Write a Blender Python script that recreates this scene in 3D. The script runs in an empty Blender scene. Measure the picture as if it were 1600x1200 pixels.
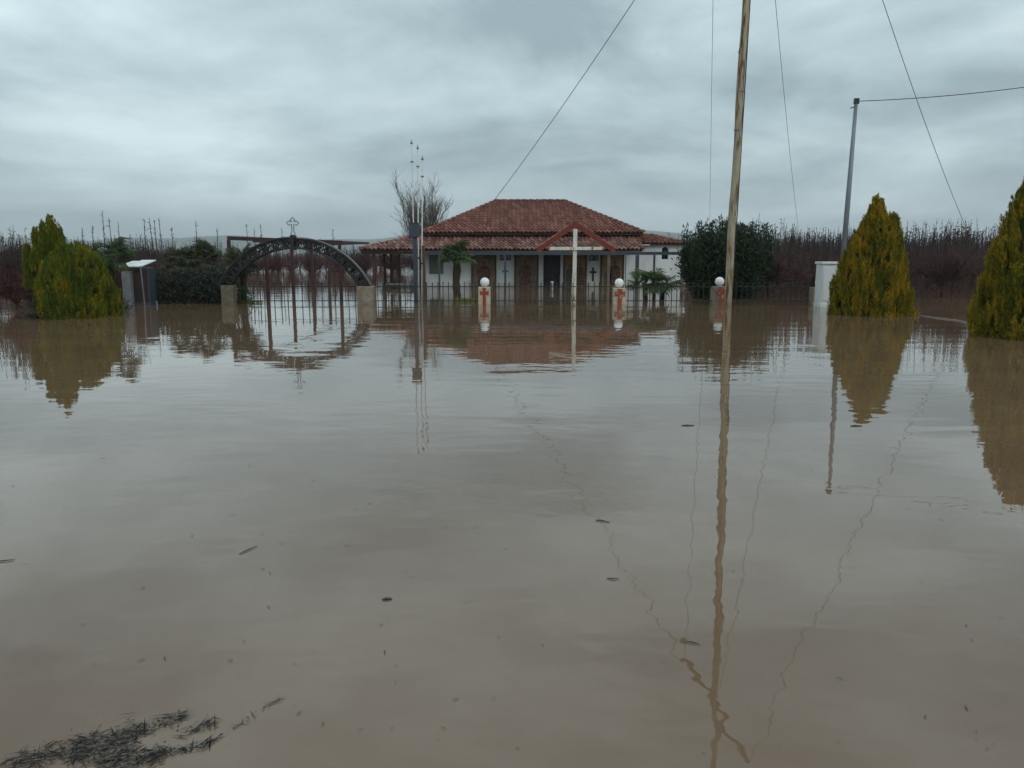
import bpy, math, random
import numpy as np
from mathutils import Vector, Matrix
random.seed(7)
rng = np.random.default_rng(11)
S = bpy.context.scene
R = math.radians

# ------------------------------------------------------------------ camera
F, TH, CH = 1230.0, R(9.46), 1.6           # focal length in px of a 1600 wide frame, downward tilt, eye height
cd = bpy.data.cameras.new('camera'); cam = bpy.data.objects.new('camera', cd)
S.collection.objects.link(cam); S.camera = cam
cam.location = (0, 0, CH); cam.rotation_euler = (R(90) - TH, 0, 0)
cd.sensor_width = 36; cd.lens = 36 * F / 1600; cd.clip_start = .05; cd.clip_end = 20000

# ------------------------------------------------------------------ sky, sun, exposure
SUN_EL, SUN_AZ = R(38), R(150)
W = bpy.data.worlds.new('World'); S.world = W; W.use_nodes = True
nt = W.node_tree; nt.nodes.clear()
def N(t, **k):
    n = nt.nodes.new(t)
    for a, b in k.items(): setattr(n, a, b)
    return n
L = nt.links.new
out = N('ShaderNodeOutputWorld'); bg = N('ShaderNodeBackground'); bg.inputs[1].default_value = .1
sky = N('ShaderNodeTexSky', sky_type='NISHITA', sun_disc=False, sun_elevation=SUN_EL, sun_rotation=SUN_AZ)
tc = N('ShaderNodeTexCoord'); sep = N('ShaderNodeSeparateXYZ'); L(tc.outputs['Generated'], sep.inputs[0])
zc = N('ShaderNodeMath', operation='MAXIMUM'); L(sep.outputs[2], zc.inputs[0]); zc.inputs[1].default_value = 0
za = N('ShaderNodeMath', operation='ADD'); L(zc.outputs[0], za.inputs[0]); za.inputs[1].default_value = .16
def div(o):
    n = N('ShaderNodeMath', operation='DIVIDE'); L(o, n.inputs[0]); L(za.outputs[0], n.inputs[1]); return n
cx, cy = div(sep.outputs[0]), div(sep.outputs[1])
comb = N('ShaderNodeCombineXYZ'); L(cx.outputs[0], comb.inputs[0]); L(cy.outputs[0], comb.inputs[1])
def noise(scale, detail, rough, dist, off):
    m = N('ShaderNodeMapping'); m.inputs['Location'].default_value = off; L(comb.outputs[0], m.inputs[0])
    n = N('ShaderNodeTexNoise'); n.inputs['Scale'].default_value = scale; n.inputs['Detail'].default_value = detail
    n.inputs['Roughness'].default_value = rough; n.inputs['Distortion'].default_value = dist
    L(m.outputs[0], n.inputs[0]); return n
n1 = noise(.75, 7, .56, .6, (3.1, 1.2, 0)); n2 = noise(2.1, 7, .55, .35, (1.7, 4.4, 2))
mp2 = N('ShaderNodeMapping'); mp2.inputs['Scale'].default_value = (1, 1, 2.6); mp2.inputs['Location'].default_value = (.4, .2, .3)
L(tc.outputs['Generated'], mp2.inputs[0]); L(mp2.outputs[0], n2.inputs[0]); n2.inputs['Scale'].default_value = 3.0
mx = N('ShaderNodeMath', operation='MULTIPLY_ADD'); L(n2.outputs[0], mx.inputs[0]); mx.inputs[1].default_value = .52
mm = N('ShaderNodeMath', operation='MULTIPLY'); L(n1.outputs[0], mm.inputs[0]); mm.inputs[1].default_value = .48
L(mm.outputs[0], mx.inputs[2])
cr = N('ShaderNodeValToRGB'); L(mx.outputs[0], cr.inputs[0])
e = cr.color_ramp.elements
e[0].position = .39; e[0].color = (.185, .240, .262, 1)
e[1].position = .645; e[1].color = (.46, .555, .572, 1)
m_ = cr.color_ramp.elements.new(.5); m_.color = (.295, .37, .392, 1)
# overcast: brighter towards the zenith
ze = N('ShaderNodeMath', operation='MULTIPLY_ADD'); L(zc.outputs[0], ze.inputs[0]); ze.inputs[1].default_value = 6.0; ze.inputs[2].default_value = 13.6
cl = N('ShaderNodeVectorMath', operation='SCALE'); L(cr.outputs[0], cl.inputs[0]); L(ze.outputs[0], cl.inputs[3])
mix = N('ShaderNodeMix', data_type='RGBA'); mix.inputs[0].default_value = .94
L(sky.outputs[0], mix.inputs[6]); L(cl.outputs[0], mix.inputs[7])
L(mix.outputs[2], bg.inputs[0]); L(bg.outputs[0], out.inputs[0])

sl = bpy.data.lights.new('sun', 'SUN'); so = bpy.data.objects.new('sun', sl); S.collection.objects.link(so)
sl.energy = .5; sl.angle = R(25); sl.color = (1, .97, .93)
so.rotation_euler = (R(90) - SUN_EL, 0, -SUN_AZ + R(180))
so.location = (0, 0, 60)
S.view_settings.view_transform = 'Standard'; S.view_settings.look = 'None'
S.view_settings.gamma = 1; S.view_settings.exposure = .36
S.view_settings.use_curve_mapping = False
S.cycles.max_bounces = 8; S.cycles.use_denoising = True; S.cycles.volume_bounces = 0

# ------------------------------------------------------------------ helpers
GZ = -.5                                     # flooded ground level; the water surface is z = 0
WO = {}
def P(px, py, d):
    """world point at ground distance d seen at photo position px, py"""
    s = (600 - py) / F
    z = d * (s * math.cos(TH) - math.sin(TH)) / (math.cos(TH) + s * math.sin(TH))
    dep = d * math.cos(TH) - z * math.sin(TH)
    return Vector(((px - 800) / F * dep, d, z + CH))
def X(px, d, z=.5): return (px - 800) / F * (d * math.cos(TH) - (z - CH) * math.sin(TH))

class MB:
    def __init__(s): s.v = []; s.f = []; s.n = 0
    def add(s, V, Fc):
        s.v.append(np.asarray(V, float).reshape(-1, 3))
        s.f += [tuple(i + s.n for i in q) for q in Fc]; s.n += len(s.v[-1]); return s
    def box(s, x0, x1, y0, y1, z0, z1):
        return s.add([(x0,y0,z0),(x1,y0,z0),(x1,y1,z0),(x0,y1,z0),(x0,y0,z1),(x1,y0,z1),(x1,y1,z1),(x0,y1,z1)],
                     [(0,3,2,1),(4,5,6,7),(0,1,5,4),(1,2,6,5),(2,3,7,6),(3,0,4,7)])
    def bar(s, a, b, w, h=None, up=(0,0,1)):
        """square bar from a to b"""
        h = h or w; a = Vector(a); b = Vector(b); t = (b - a).normalized(); u = Vector(up)
        if abs(t.dot(u)) > .95: u = Vector((0,1,0))
        r = t.cross(u).normalized() * (w/2); k = r.cross(t).normalized() * (h/2)
        V = [a-r-k, a+r-k, a+r+k, a-r+k, b-r-k, b+r-k, b+r+k, b-r+k]
        return s.add([tuple(q) for q in V], [(0,1,2,3),(7,6,5,4),(0,4,5,1),(1,5,6,2),(2,6,7,3),(3,7,4,0)])
    def tube(s, pts, rad, n=8, cap=True):
        pts = [Vector(p) for p in pts]; k = len(pts)
        rad = [rad]*k if isinstance(rad, (int, float)) else rad
        V = []
        for i, p in enumerate(pts):
            t = (pts[min(i+1,k-1)] - pts[max(i-1,0)])
            t = t.normalized() if t.length > 1e-9 else Vector((0,0,1))
            a = t.cross(Vector((.31,.95,.05)) if abs(t.z) > .6 else Vector((0,0,1))).normalized(); b = t.cross(a)
            for j in range(n):
                q = p + (a*math.cos(2*math.pi*j/n) + b*math.sin(2*math.pi*j/n))*rad[i]; V.append(tuple(q))
        Fc = [(i*n+j, i*n+(j+1)%n, (i+1)*n+(j+1)%n, (i+1)*n+j) for i in range(k-1) for j in range(n)]
        if cap: Fc += [tuple(range(n-1,-1,-1)), tuple(range((k-1)*n, k*n))]
        return s.add(V, Fc)
    def lathe(s, c, prof, n=16):
        """prof: list of (r, z); open ends closed when r is 0"""
        V = []; c = Vector(c)
        for r, z in prof:
            for j in range(n): V.append((c.x + r*math.cos(2*math.pi*j/n), c.y + r*math.sin(2*math.pi*j/n), c.z + z))
        k = len(prof)
        Fc = [(i*n+j, i*n+(j+1)%n, (i+1)*n+(j+1)%n, (i+1)*n+j) for i in range(k-1) for j in range(n)]
        return s.add(V, Fc)
    def prism(s, poly, y0, y1):
        """poly in x, z; extruded along y"""
        n = len(poly)
        V = [(x, y0, z) for x, z in poly] + [(x, y1, z) for x, z in poly]
        return s.add(V, [tuple(range(n)), tuple(range(2*n-1, n-1, -1))] + [(i, i+n, (i+1)%n+n, (i+1)%n) for i in range(n)])
    def mesh(s, name, origin=(0,0,0)):
        me = bpy.data.meshes.new(name)
        V = np.concatenate(s.v) - np.array(origin)
        me.from_pydata(V.tolist(), [], s.f); me.update(); return me
    def build(s, name, mat, parent=None, smooth=False, bevel=0, origin=None):
        if origin is None:
            V = np.concatenate(s.v); lo = V.min(0); hi = V.max(0)
            origin = ((lo[0]+hi[0])/2, (lo[1]+hi[1])/2, lo[2])
        return place(s.mesh(name, origin), name, mat, parent, origin, smooth=smooth, bevel=bevel)

def place(me, name, mat, parent, loc, rot=(0,0,0), scale=1, smooth=False, bevel=0):
    o = bpy.data.objects.new(name, me); S.collection.objects.link(o)
    if mat is not None and not me.materials: me.materials.append(mat)
    if smooth:
        me.polygons.foreach_set('use_smooth', [True]*len(me.polygons))
    loc = Vector(loc); WO[o.name] = loc
    if parent is not None:
        o.parent = parent; o.location = loc - WO[parent.name]
    else: o.location = loc
    o.rotation_euler = rot; o.scale = (scale,)*3 if isinstance(scale, (int, float)) else scale
    if bevel:
        b = o.modifiers.new('bevel', 'BEVEL'); b.width = bevel; b.segments = 2; b.limit_method = 'ANGLE'
    return o
def npmesh(name, V, Q):
    """fast mesh from arrays: Q is (n,3) or (n,4)"""
    me = bpy.data.meshes.new(name); V = np.asarray(V, np.float32); Q = np.asarray(Q, np.int32); k = Q.shape[1]
    me.vertices.add(len(V)); me.vertices.foreach_set('co', V.ravel())
    me.loops.add(Q.size); me.loops.foreach_set('vertex_index', Q.ravel())
    me.polygons.add(len(Q)); me.polygons.foreach_set('loop_start', np.arange(0, Q.size, k, dtype=np.int32))
    me.polygons.foreach_set('loop_total', np.full(len(Q), k, np.int32))
    me.update(calc_edges=True); me.validate(); return me
def empty(name, loc):
    o = bpy.data.objects.new(name, None); S.collection.objects.link(o); o.location = loc
    o.empty_display_size = .2; WO[o.name] = Vector(loc); return o
def tag(o, label, cat, group=None):
    o['label'] = label; o['category'] = cat
    if group: o['group'] = group
    return o
def kind(o, k): o['kind'] = k; return o

# ------------------------------------------------------------------ materials
def newmat(name):
    m = bpy.data.materials.new(name); m.use_nodes = True; t = m.node_tree
    return m, t, t.nodes['Principled BSDF']
def tn(t, ty, **k):
    n = t.nodes.new(ty)
    for a, b in k.items(): setattr(n, a, b)
    return n
def ramp(t, src, stops):
    r = tn(t, 'ShaderNodeValToRGB'); t.links.new(src, r.inputs[0]); el = r.color_ramp.elements
    while len(el) > 1: el.remove(el[-1])
    el[0].position = stops[0][0]; el[0].color = (*stops[0][1], 1)
    for p, c in stops[1:]:
        x = el.new(p); x.color = (*c, 1)
    return r
def mat(name, stops, scale=6, rough=.8, stretch=(1,1,1), detail=6, bump=.0, bscale=None, metal=0, spec=.3, island=0, seed=0):
    """noise driven colour variation; island adds a random value for each loose piece"""
    m, t, b = newmat(name); l = t.links.new
    if isinstance(stops[0], (int, float)):
        c = stops; stops = [(.3, tuple(x*.78 for x in c)), (.7, tuple(min(1, x*1.18) for x in c))]
    co = tn(t, 'ShaderNodeTexCoord'); mp = tn(t, 'ShaderNodeMapping'); mp.inputs['Scale'].default_value = stretch
    mp.inputs['Location'].default_value = (seed*3.7, seed*1.3, seed*2.1)
    l(co.outputs['Object'], mp.inputs[0])
    n = tn(t, 'ShaderNodeTexNoise'); n.inputs['Scale'].default_value = scale; n.inputs['Detail'].default_value = detail
    n.inputs['Roughness'].default_value = .6
    l(mp.outputs[0], n.inputs[0]); src = n.outputs[0]
    if island:
        g = tn(t, 'ShaderNodeNewGeometry'); mm = tn(t, 'ShaderNodeMix')
        mm.inputs[0].default_value = island; l(src, mm.inputs[2]); l(g.outputs['Random Per Island'], mm.inputs[3]); src = mm.outputs[0]
    r = ramp(t, src, stops); l(r.outputs[0], b.inputs['Base Color'])
    b.inputs['Roughness'].default_value = rough; b.inputs['Metallic'].default_value = metal
    b.inputs['Specular IOR Level'].default_value = spec
    if bump:
        n2 = tn(t, 'ShaderNodeTexNoise'); n2.inputs['Scale'].default_value = bscale or scale*4; n2.inputs['Detail'].default_value = 5
        l(mp.outputs[0], n2.inputs[0]); bp = tn(t, 'ShaderNodeBump'); bp.inputs['Strength'].default_value = .6
        bp.inputs['Distance'].default_value = bump; l(n2.outputs[0], bp.inputs['Height']); l(bp.outputs[0], b.inputs['Normal'])
    return m
def leafmat(name, stops, scale=3, island=.5, trans=.25, rough=.55, stretch=(1,1,1)):
    m = mat(name, stops, scale=scale, rough=rough, island=island, stretch=stretch, detail=4, spec=.25)
    t = m.node_tree; b = t.nodes['Principled BSDF']; o = t.nodes['Material Output']
    tr = tn(t, 'ShaderNodeBsdfTranslucent'); mx_ = tn(t, 'ShaderNodeMixShader'); mx_.inputs[0].default_value = trans
    r = [n for n in t.nodes if n.type == 'VALTORGB'][0]
    t.links.new(r.outputs[0], tr.inputs[0]); t.links.new(b.outputs[0], mx_.inputs[1]); t.links.new(tr.outputs[0], mx_.inputs[2])
    t.links.new(mx_.outputs[0], o.inputs[0]); return m

M = {}
M['white_wall'] = mat('white_wall', [(.25,(.55,.56,.55)),(.55,(.74,.75,.74)),(.8,(.80,.80,.79))], scale=1.3, rough=.85, stretch=(1,1,.5), bump=.004, bscale=30)
M['tile'] = mat('roof_tile', [(.12,(.09,.038,.030)),(.4,(.175,.062,.044)),(.62,(.225,.086,.060)),(.82,(.28,.135,.098)),(1,(.30,.20,.155))], scale=1.5, rough=.7, island=.55, bump=.004, bscale=40)
M['tile_grey'] = mat('weathered_roof_tile', [(.12,(.09,.045,.038)),(.4,(.17,.075,.06)),(.62,(.25,.125,.10)),(.85,(.34,.21,.18)),(1,(.38,.28,.25))], scale=1.5, rough=.75, island=.55, bump=.004, bscale=40)
M['dark_wood'] = mat('dark_wood', (.045,.028,.022), scale=5, rough=.75, stretch=(1,1,.2), bump=.003)
M['brown_post'] = mat('brown_post', (.085,.038,.03), scale=5, rough=.65, stretch=(1,1,.3), bump=.002)
M['red_board'] = mat('red_painted_board', [(.3,(.15,.028,.02)),(.7,(.23,.042,.03))], scale=4, rough=.5, bump=.002)
M['slate_metal'] = mat('slate_blue_metal', (.045,.055,.075), scale=6, rough=.45, stretch=(1,1,.4), spec=.5)
M['rust_red_steel'] = mat('rust_red_steel', (.062,.026,.027), scale=6, rough=.6, stretch=(1,1,.3))
M['black_iron'] = mat('black_iron', [(.3,(.010,.011,.011)),(.75,(.026,.022,.019))], scale=12, rough=.5, spec=.5)
M['grey_metal'] = mat('grey_metal', (.20,.22,.24), scale=5, rough=.4, metal=.4, stretch=(1,1,.3))
M['dull_steel'] = mat('dull_steel', (.085,.085,.085), scale=7, rough=.5, metal=.2)
M['dark_glass'] = mat('dark_glass', (.012,.014,.018), scale=3, rough=.08, spec=.6)
M['door'] = mat('dark_door', (.018,.018,.022), scale=4, rough=.45, stretch=(3,1,.5), spec=.4)
M['concrete'] = mat('concrete', [(.25,(.13,.095,.068)),(.5,(.245,.20,.155)),(.75,(.34,.29,.235))], scale=5, rough=.9, bump=.006, bscale=35)
M['cream_concrete'] = mat('cream_concrete', [(.25,(.28,.22,.14)),(.5,(.48,.41,.30)),(.75,(.58,.52,.41))], scale=5, rough=.9, bump=.006, bscale=35)
M['dark_concrete'] = mat('dark_concrete', [(.25,(.06,.06,.035)),(.5,(.14,.12,.085)),(.75,(.22,.19,.15))], scale=5, rough=.9, bump=.006, bscale=35)  # darker concrete tone for the left gate pillar, olive in its darkest patches
M['grey_concrete'] = mat('grey_concrete', (.21,.21,.215), scale=4, rough=.9, bump=.004)
M['red_paint'] = mat('red_paint', [(.2,(.36,.22,.16)),(.38,(.26,.055,.04)),(.7,(.30,.045,.03))], scale=9, rough=.7)
M['flaking_red'] = mat('flaking_red_paint', [(.36,(.42,.33,.25)),(.46,(.27,.07,.045)),(.7,(.30,.05,.035))], scale=13, rough=.7)
M['globe'] = mat('opal_globe', [(.3,(.78,.78,.77)),(.7,(.86,.86,.85))], scale=3, rough=.25, spec=.5)
M['cream_paint'] = mat('weathered_cream_paint', [(.34,(.055,.03,.018)),(.43,(.22,.125,.06)),(.50,(.34,.29,.20)),(.72,(.45,.41,.32))], scale=5.5, rough=.75, stretch=(1.6,1.6,.22), bump=.006, bscale=14)
M['white_rust'] = mat('white_paint_with_rust', [(.27,(.10,.035,.012)),(.36,(.34,.17,.07)),(.42,(.60,.55,.45)),(.7,(.76,.74,.68))], scale=6, rough=.6, stretch=(1.5,1.5,.35), bump=.003)
M['white_metal'] = mat('white_painted_metal', [(.25,(.42,.44,.42)),(.45,(.66,.68,.67)),(.8,(.78,.79,.78))], scale=3, rough=.5, stretch=(1,1,.4))
M['pole_white'] = mat('white_flagpole', (.60,.60,.57), scale=4, rough=.45)
M['insulator'] = mat('brown_insulator', (.16,.10,.05), scale=5, rough=.3, spec=.5)
M['wire'] = mat('dark_wire', (.03,.03,.032), scale=3, rough=.6)
M['bark'] = mat('orchard_bark', (.058,.038,.034), scale=9, rough=.9, stretch=(1,1,.3))
M['twig'] = mat('orchard_twig', [(.2,(.075,.030,.030)),(.5,(.135,.052,.052)),(.8,(.175,.08,.068))], scale=1.2, rough=.75, island=.55)
M['twig_dull'] = mat('dull_orchard_twig', [(.2,(.058,.030,.029)),(.5,(.10,.050,.047)),(.8,(.14,.078,.068))], scale=1.2, rough=.75, island=.55)
M['bud'] = mat('orchard_shoot', [(.2,(.03,.022,.022)),(.8,(.075,.05,.045))], scale=2, rough=.8, island=.5)
M['grey_bark'] = mat('grey_bark', (.135,.12,.105), scale=9, rough=.9, stretch=(1,1,.3))
M['grey_twig'] = mat('grey_twig', [(.2,(.085,.072,.06)),(.8,(.17,.15,.125))], scale=2, rough=.8, island=.5)
M['palm_trunk'] = mat('palm_trunk', (.05,.032,.02), scale=16, rough=.95, stretch=(1,1,.5), bump=.02, bscale=30)
M['palm_leaf'] = leafmat('palm_leaf', [(.15,(.022,.042,.016)),(.55,(.045,.085,.028)),(.9,(.10,.13,.03))], scale=5, island=.6)
M['palm_leaf_dull'] = leafmat('palm_leaf_dull', [(.15,(.025,.038,.02)),(.55,(.045,.062,.03)),(.92,(.12,.12,.04))], scale=5, island=.6)
M['thuja'] = leafmat('golden_thuja_foliage', [(.30,(.07,.095,.012)),(.42,(.14,.15,.013)),(.50,(.29,.225,.015)),(.60,(.47,.29,.018)),(.75,(.54,.35,.025)),(1,(.58,.44,.05))], scale=2.0, island=.2, stretch=(1.5,1.5,.8), trans=.28)
M['thuja_green'] = leafmat('green_thuja_foliage', [(.30,(.045,.08,.012)),(.45,(.095,.14,.015)),(.55,(.17,.18,.016)),(.66,(.36,.27,.018)),(.8,(.46,.32,.025))], scale=1.5, island=.2, stretch=(1.5,1.5,.8), trans=.28)
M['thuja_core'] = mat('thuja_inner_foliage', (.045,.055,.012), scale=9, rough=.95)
M['oleander'] = leafmat('oleander_leaf', [(.15,(.013,.024,.012)),(.55,(.026,.048,.022)),(.92,(.06,.085,.035))], scale=2, island=.6, trans=.15)
M['hedge'] = leafmat('grey_green_leaf', [(.15,(.018,.024,.018)),(.55,(.035,.045,.034)),(.92,(.085,.09,.07))], scale=3, island=.65, trans=.12)
M['stem'] = mat('shrub_stem', (.05,.04,.03), scale=8, rough=.9)
M['grass'] = leafmat('yellow_green_grass', [(.2,(.10,.13,.015)),(.8,(.26,.27,.04))], scale=4, island=.6)
M['reed'] = mat('dark_wet_reed', [(.15,(.016,.015,.015)),(.55,(.045,.042,.040)),(.8,(.095,.085,.072)),(1,(.26,.24,.2))], scale=20, rough=.9, island=.85, spec=.12)
M['speck'] = mat('wet_leaf', (.03,.026,.022), scale=9, rough=.4, spec=.5)
M['hill'] = mat('hill_scrub', (.06,.075,.045), scale=.004, rough=1)
M['ground'] = mat('muddy_ground', (.16,.12,.08), scale=.6, rough=.95)
M['ochre'] = mat('ochre_mural_ground', [(.25,(.15,.10,.05)),(.5,(.29,.20,.10)),(.8,(.40,.31,.18))], scale=5, rough=.7)
M['mural_brown'] = mat('mural_brown_ground', [(.25,(.10,.065,.05)),(.5,(.19,.135,.10)),(.8,(.30,.24,.19))], scale=5, rough=.7)
M['mural_frame'] = mat('mural_border', (.10,.065,.03), scale=8, rough=.6)
M['robe_red'] = mat('painted_red_robe', [(.32,(.06,.022,.02)),(.5,(.14,.042,.038)),(.62,(.19,.13,.10)),(.8,(.26,.2,.15))], scale=8, rough=.7)
M['robe_blue'] = mat('painted_blue_robe', [(.32,(.035,.045,.06)),(.52,(.085,.10,.12)),(.64,(.2,.17,.12)),(.8,(.28,.23,.16))], scale=8, rough=.7)
M['robe_brown'] = mat('painted_brown_robe', [(.32,(.045,.028,.022)),(.52,(.12,.075,.055)),(.66,(.22,.16,.12)),(.8,(.3,.24,.18))], scale=8, rough=.7)
M['skin_paint'] = mat('painted_face', (.17,.10,.065), scale=9, rough=.7)
M['gold_paint'] = mat('painted_halo', (.27,.18,.085), scale=9, rough=.5)
M['stone_cap'] = mat('pale_stone', (.38,.35,.32), scale=6, rough=.9, bump=.005)
M['board'] = mat('pale_green_board', (.16,.18,.15), scale=4, rough=.6)

def damp(m, z1=.28, col=(.42,.36,.28)):
    """a ragged damp and mud stain just above the flood line (object origin sits on the ground)"""
    t = m.node_tree; b = t.nodes['Principled BSDF']; src = b.inputs['Base Color'].links[0].from_socket
    co = tn(t, 'ShaderNodeTexCoord'); sp = tn(t, 'ShaderNodeSeparateXYZ'); t.links.new(co.outputs['Object'], sp.inputs[0])
    n = tn(t, 'ShaderNodeTexNoise'); n.inputs['Scale'].default_value = 2.2; n.inputs['Detail'].default_value = 6; t.links.new(co.outputs['Object'], n.inputs[0])
    a = tn(t, 'ShaderNodeMath', operation='MULTIPLY_ADD'); t.links.new(n.outputs[0], a.inputs[0]); a.inputs[1].default_value = -.7; t.links.new(sp.outputs[2], a.inputs[2])
    r = tn(t, 'ShaderNodeMapRange'); t.links.new(a.outputs[0], r.inputs[0]); r.inputs['From Min'].default_value = .5 + z1 - .5; r.inputs['From Max'].default_value = .5 + z1 - .30
    r.inputs['To Min'].default_value = .75; r.inputs['To Max'].default_value = 0
    x = tn(t, 'ShaderNodeMix', data_type='RGBA'); t.links.new(r.outputs[0], x.inputs[0]); t.links.new(src, x.inputs[6]); x.inputs[7].default_value = (*col, 1)
    t.links.new(x.outputs[2], b.inputs['Base Color'])
damp(M['white_wall'], .2, (.50,.45,.37))

# water: muddy body colour, clear surface reflection, small wind ripples
m, t, b = newmat('flood_water'); l = t.links.new
co = tn(t, 'ShaderNodeTexCoord')
def wn(scale, st, det, off=0, rough=.5):
    mp = tn(t, 'ShaderNodeMapping'); mp.inputs['Scale'].default_value = st; mp.inputs['Location'].default_value = (off, off*.7, 0)
    mp.inputs['Rotation'].default_value = (0, 0, off*.05)
    l(co.outputs['Object'], mp.inputs[0]); n = tn(t, 'ShaderNodeTexNoise'); n.inputs['Scale'].default_value = scale
    n.inputs['Detail'].default_value = det; n.inputs['Roughness'].default_value = rough; l(mp.outputs[0], n.inputs[0]); return n
c1 = wn(.5, (.55,1,1), 6, 3, .62)
r = ramp(t, c1.outputs[0], [(.3,(.145,.088,.050)),(.5,(.165,.102,.060)),(.7,(.19,.122,.075))]); l(r.outputs[0], b.inputs['Base Color'])
b.inputs['Roughness'].default_value = .015; b.inputs['IOR'].default_value = 1.6
a1 = wn(.9, (.6,1.5,1), 2, 5); a2 = wn(3.2, (.8,1.2,1), 2, 9)
gust = wn(.16, (1,1,1), 2, 13)
gr = tn(t, 'ShaderNodeMapRange'); gr.inputs['From Min'].default_value = .35; gr.inputs['From Max'].default_value = .65
gr.inputs['To Min'].default_value = .35; gr.inputs['To Max'].default_value = 1.2; l(gust.outputs[0], gr.inputs[0])
ad = tn(t, 'ShaderNodeMath', operation='MULTIPLY_ADD'); l(a2.outputs[0], ad.inputs[0]); ad.inputs[1].default_value = .26; l(a1.outputs[0], ad.inputs[2])
mu = tn(t, 'ShaderNodeMath', operation='MULTIPLY'); l(ad.outputs[0], mu.inputs[0]); l(gr.outputs[0], mu.inputs[1])
bp = tn(t, 'ShaderNodeBump'); bp.inputs['Strength'].default_value = 1; bp.inputs['Distance'].default_value = .0082
l(mu.outputs[0], bp.inputs['Height']); l(bp.outputs[0], b.inputs['Normal'])
M['water'] = m

# ------------------------------------------------------------------ setting
def sheet(name, z, r, mt):
    o = MB().add([(-r,-r,z),(r,-r,z),(r,r,z),(-r,r,z)], [(0,1,2,3)]).build(name, mt, origin=(0,0,z)); return kind(o, 'structure')
sheet('ground', GZ, 5200, M['ground'])
sheet('water', 0, 5200, M['water'])
def hills():
    V = []; Q = []; nx, ny = 160, 14
    for j in range(ny):
        y = 3000 + 1500*j/(ny-1)
        for i in range(nx):
            x = -4800 + 9600*i/(nx-1); u = x/4500
            h = 78 + 38*math.sin(u*5+1.1) + 22*math.sin(u*11+.4) + 12*math.sin(u*23+2) + 5*math.sin(u*61)
            h *= 1.12 if x < -300 else max(.5, 1.12 - (x+300)/3000)
            V.append((x, y, GZ - .3 + max(0, h)*math.sin(math.pi*min(1, j/(ny-1)*.95+.02))**.8))
    for j in range(ny-1):
        for i in range(nx-1): Q.append((j*nx+i, j*nx+i+1, (j+1)*nx+i+1, (j+1)*nx+i))
    kind(MB().add(V, Q).build('hills', M['hill'], smooth=True, origin=(0,3000,GZ)), 'structure')
hills()

# ------------------------------------------------------------------ chapel
def wall_grid(xs, zs, y0, y1, holes):
    """front wall with real openings; holes = (x0,x1,z0,z1)"""
    mb = MB(); xs = sorted(set(xs + [v for h in holes for v in h[:2]])); zs = sorted(set(zs + [v for h in holes for v in h[2:]]))
    solid = {}
    for i in range(len(xs)-1):
        for j in range(len(zs)-1):
            cxm, czm = (xs[i]+xs[i+1])/2, (zs[j]+zs[j+1])/2
            solid[i,j] = not any(h[0] < cxm < h[1] and h[2] < czm < h[3] for h in holes)
    for (i,j), s in solid.items():
        if not s: continue
        a,b_,c,d = xs[i],xs[i+1],zs[j],zs[j+1]
        mb.add([(a,y0,c),(b_,y0,c),(b_,y0,d),(a,y0,d)], [(0,1,2,3)]); mb.add([(a,y1,c),(b_,y1,c),(b_,y1,d),(a,y1,d)], [(3,2,1,0)])
        if not solid.get((i-1,j)): mb.add([(a,y0,c),(a,y0,d),(a,y1,d),(a,y1,c)], [(0,1,2,3)])
        if not solid.get((i+1,j)): mb.add([(b_,y0,c),(b_,y0,d),(b_,y1,d),(b_,y1,c)], [(3,2,1,0)])
        if not solid.get((i,j-1)): mb.add([(a,y0,c),(b_,y0,c),(b_,y1,c),(a,y1,c)], [(3,2,1,0)])
        if not solid.get((i,j+1)): mb.add([(a,y0,d),(b_,y0,d),(b_,y1,d),(a,y1,d)], [(0,1,2,3)])
    return mb

def roof_tiles(mb, poly, tw=.2, tl=.305, drop=.03):
    """lay barrel tiles on a planar roof face; poly[0]->poly[1] is the eave"""
    A, B = Vector(poly[0]), Vector(poly[1]); U = (B-A).normalized(); c = sum((Vector(p) for p in poly), Vector())/len(poly)
    Sv = (c-A) - U*((c-A).dot(U)); Sv.normalize(); Nn = U.cross(Sv)
    if Nn.z < 0: A, B = B, A; U = -U; Nn = -Nn
    P2 = [((Vector(p)-A).dot(U), (Vector(p)-A).dot(Sv)) for p in poly]
    def inside(x, y):
        k = False; n = len(P2)
        for i in range(n):
            x1,y1 = P2[i]; x2,y2 = P2[(i+1)%n]
            if (y1 > y) != (y2 > y) and x < (x2-x1)*(y-y1)/(y2-y1)+x1: k = not k
        return k
    um = max(p[0] for p in P2); u_min = min(p[0] for p in P2); vm = max(p[1] for p in P2)
    prof = [(0,0),(.1,.034),(.25,.056),(.4,.056),(.55,.034),(.65,.004),(.82,-.006),(1.02,0)]
    rows = int(math.ceil(vm/tl))
    for rw in range(rows):
        v0 = rw*tl - .05
        for cn in range(int(math.floor(u_min/tw)), int(math.ceil(um/tw))):
            u0 = cn*tw
            if not inside(u0+tw*.5, min(v0+tl*.5, vm-.02)): continue
            lift = .062 + random.uniform(-.01,.012); jl = random.uniform(-.012,.012); up = random.uniform(-.003,.006)
            V = []
            for a_, lv in ((v0+jl, lift), (v0+tl+.06, .008)):
                for s_, h in prof: V.append(A + U*(u0+s_*tw) + Sv*a_ + Nn*(h+lv+up+.02))
            for s_, h in prof: V.append(A + U*(u0+s_*tw) + Sv*(v0+jl) + Nn*(h+lift+up-.035))
            n = len(prof)
            mb.add([tuple(v) for v in V], [(i,i+1,n+i+1,n+i) for i in range(n-1)] + [(2*n+i,2*n+i+1,i+1,i) for i in range(n-1)])
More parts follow.
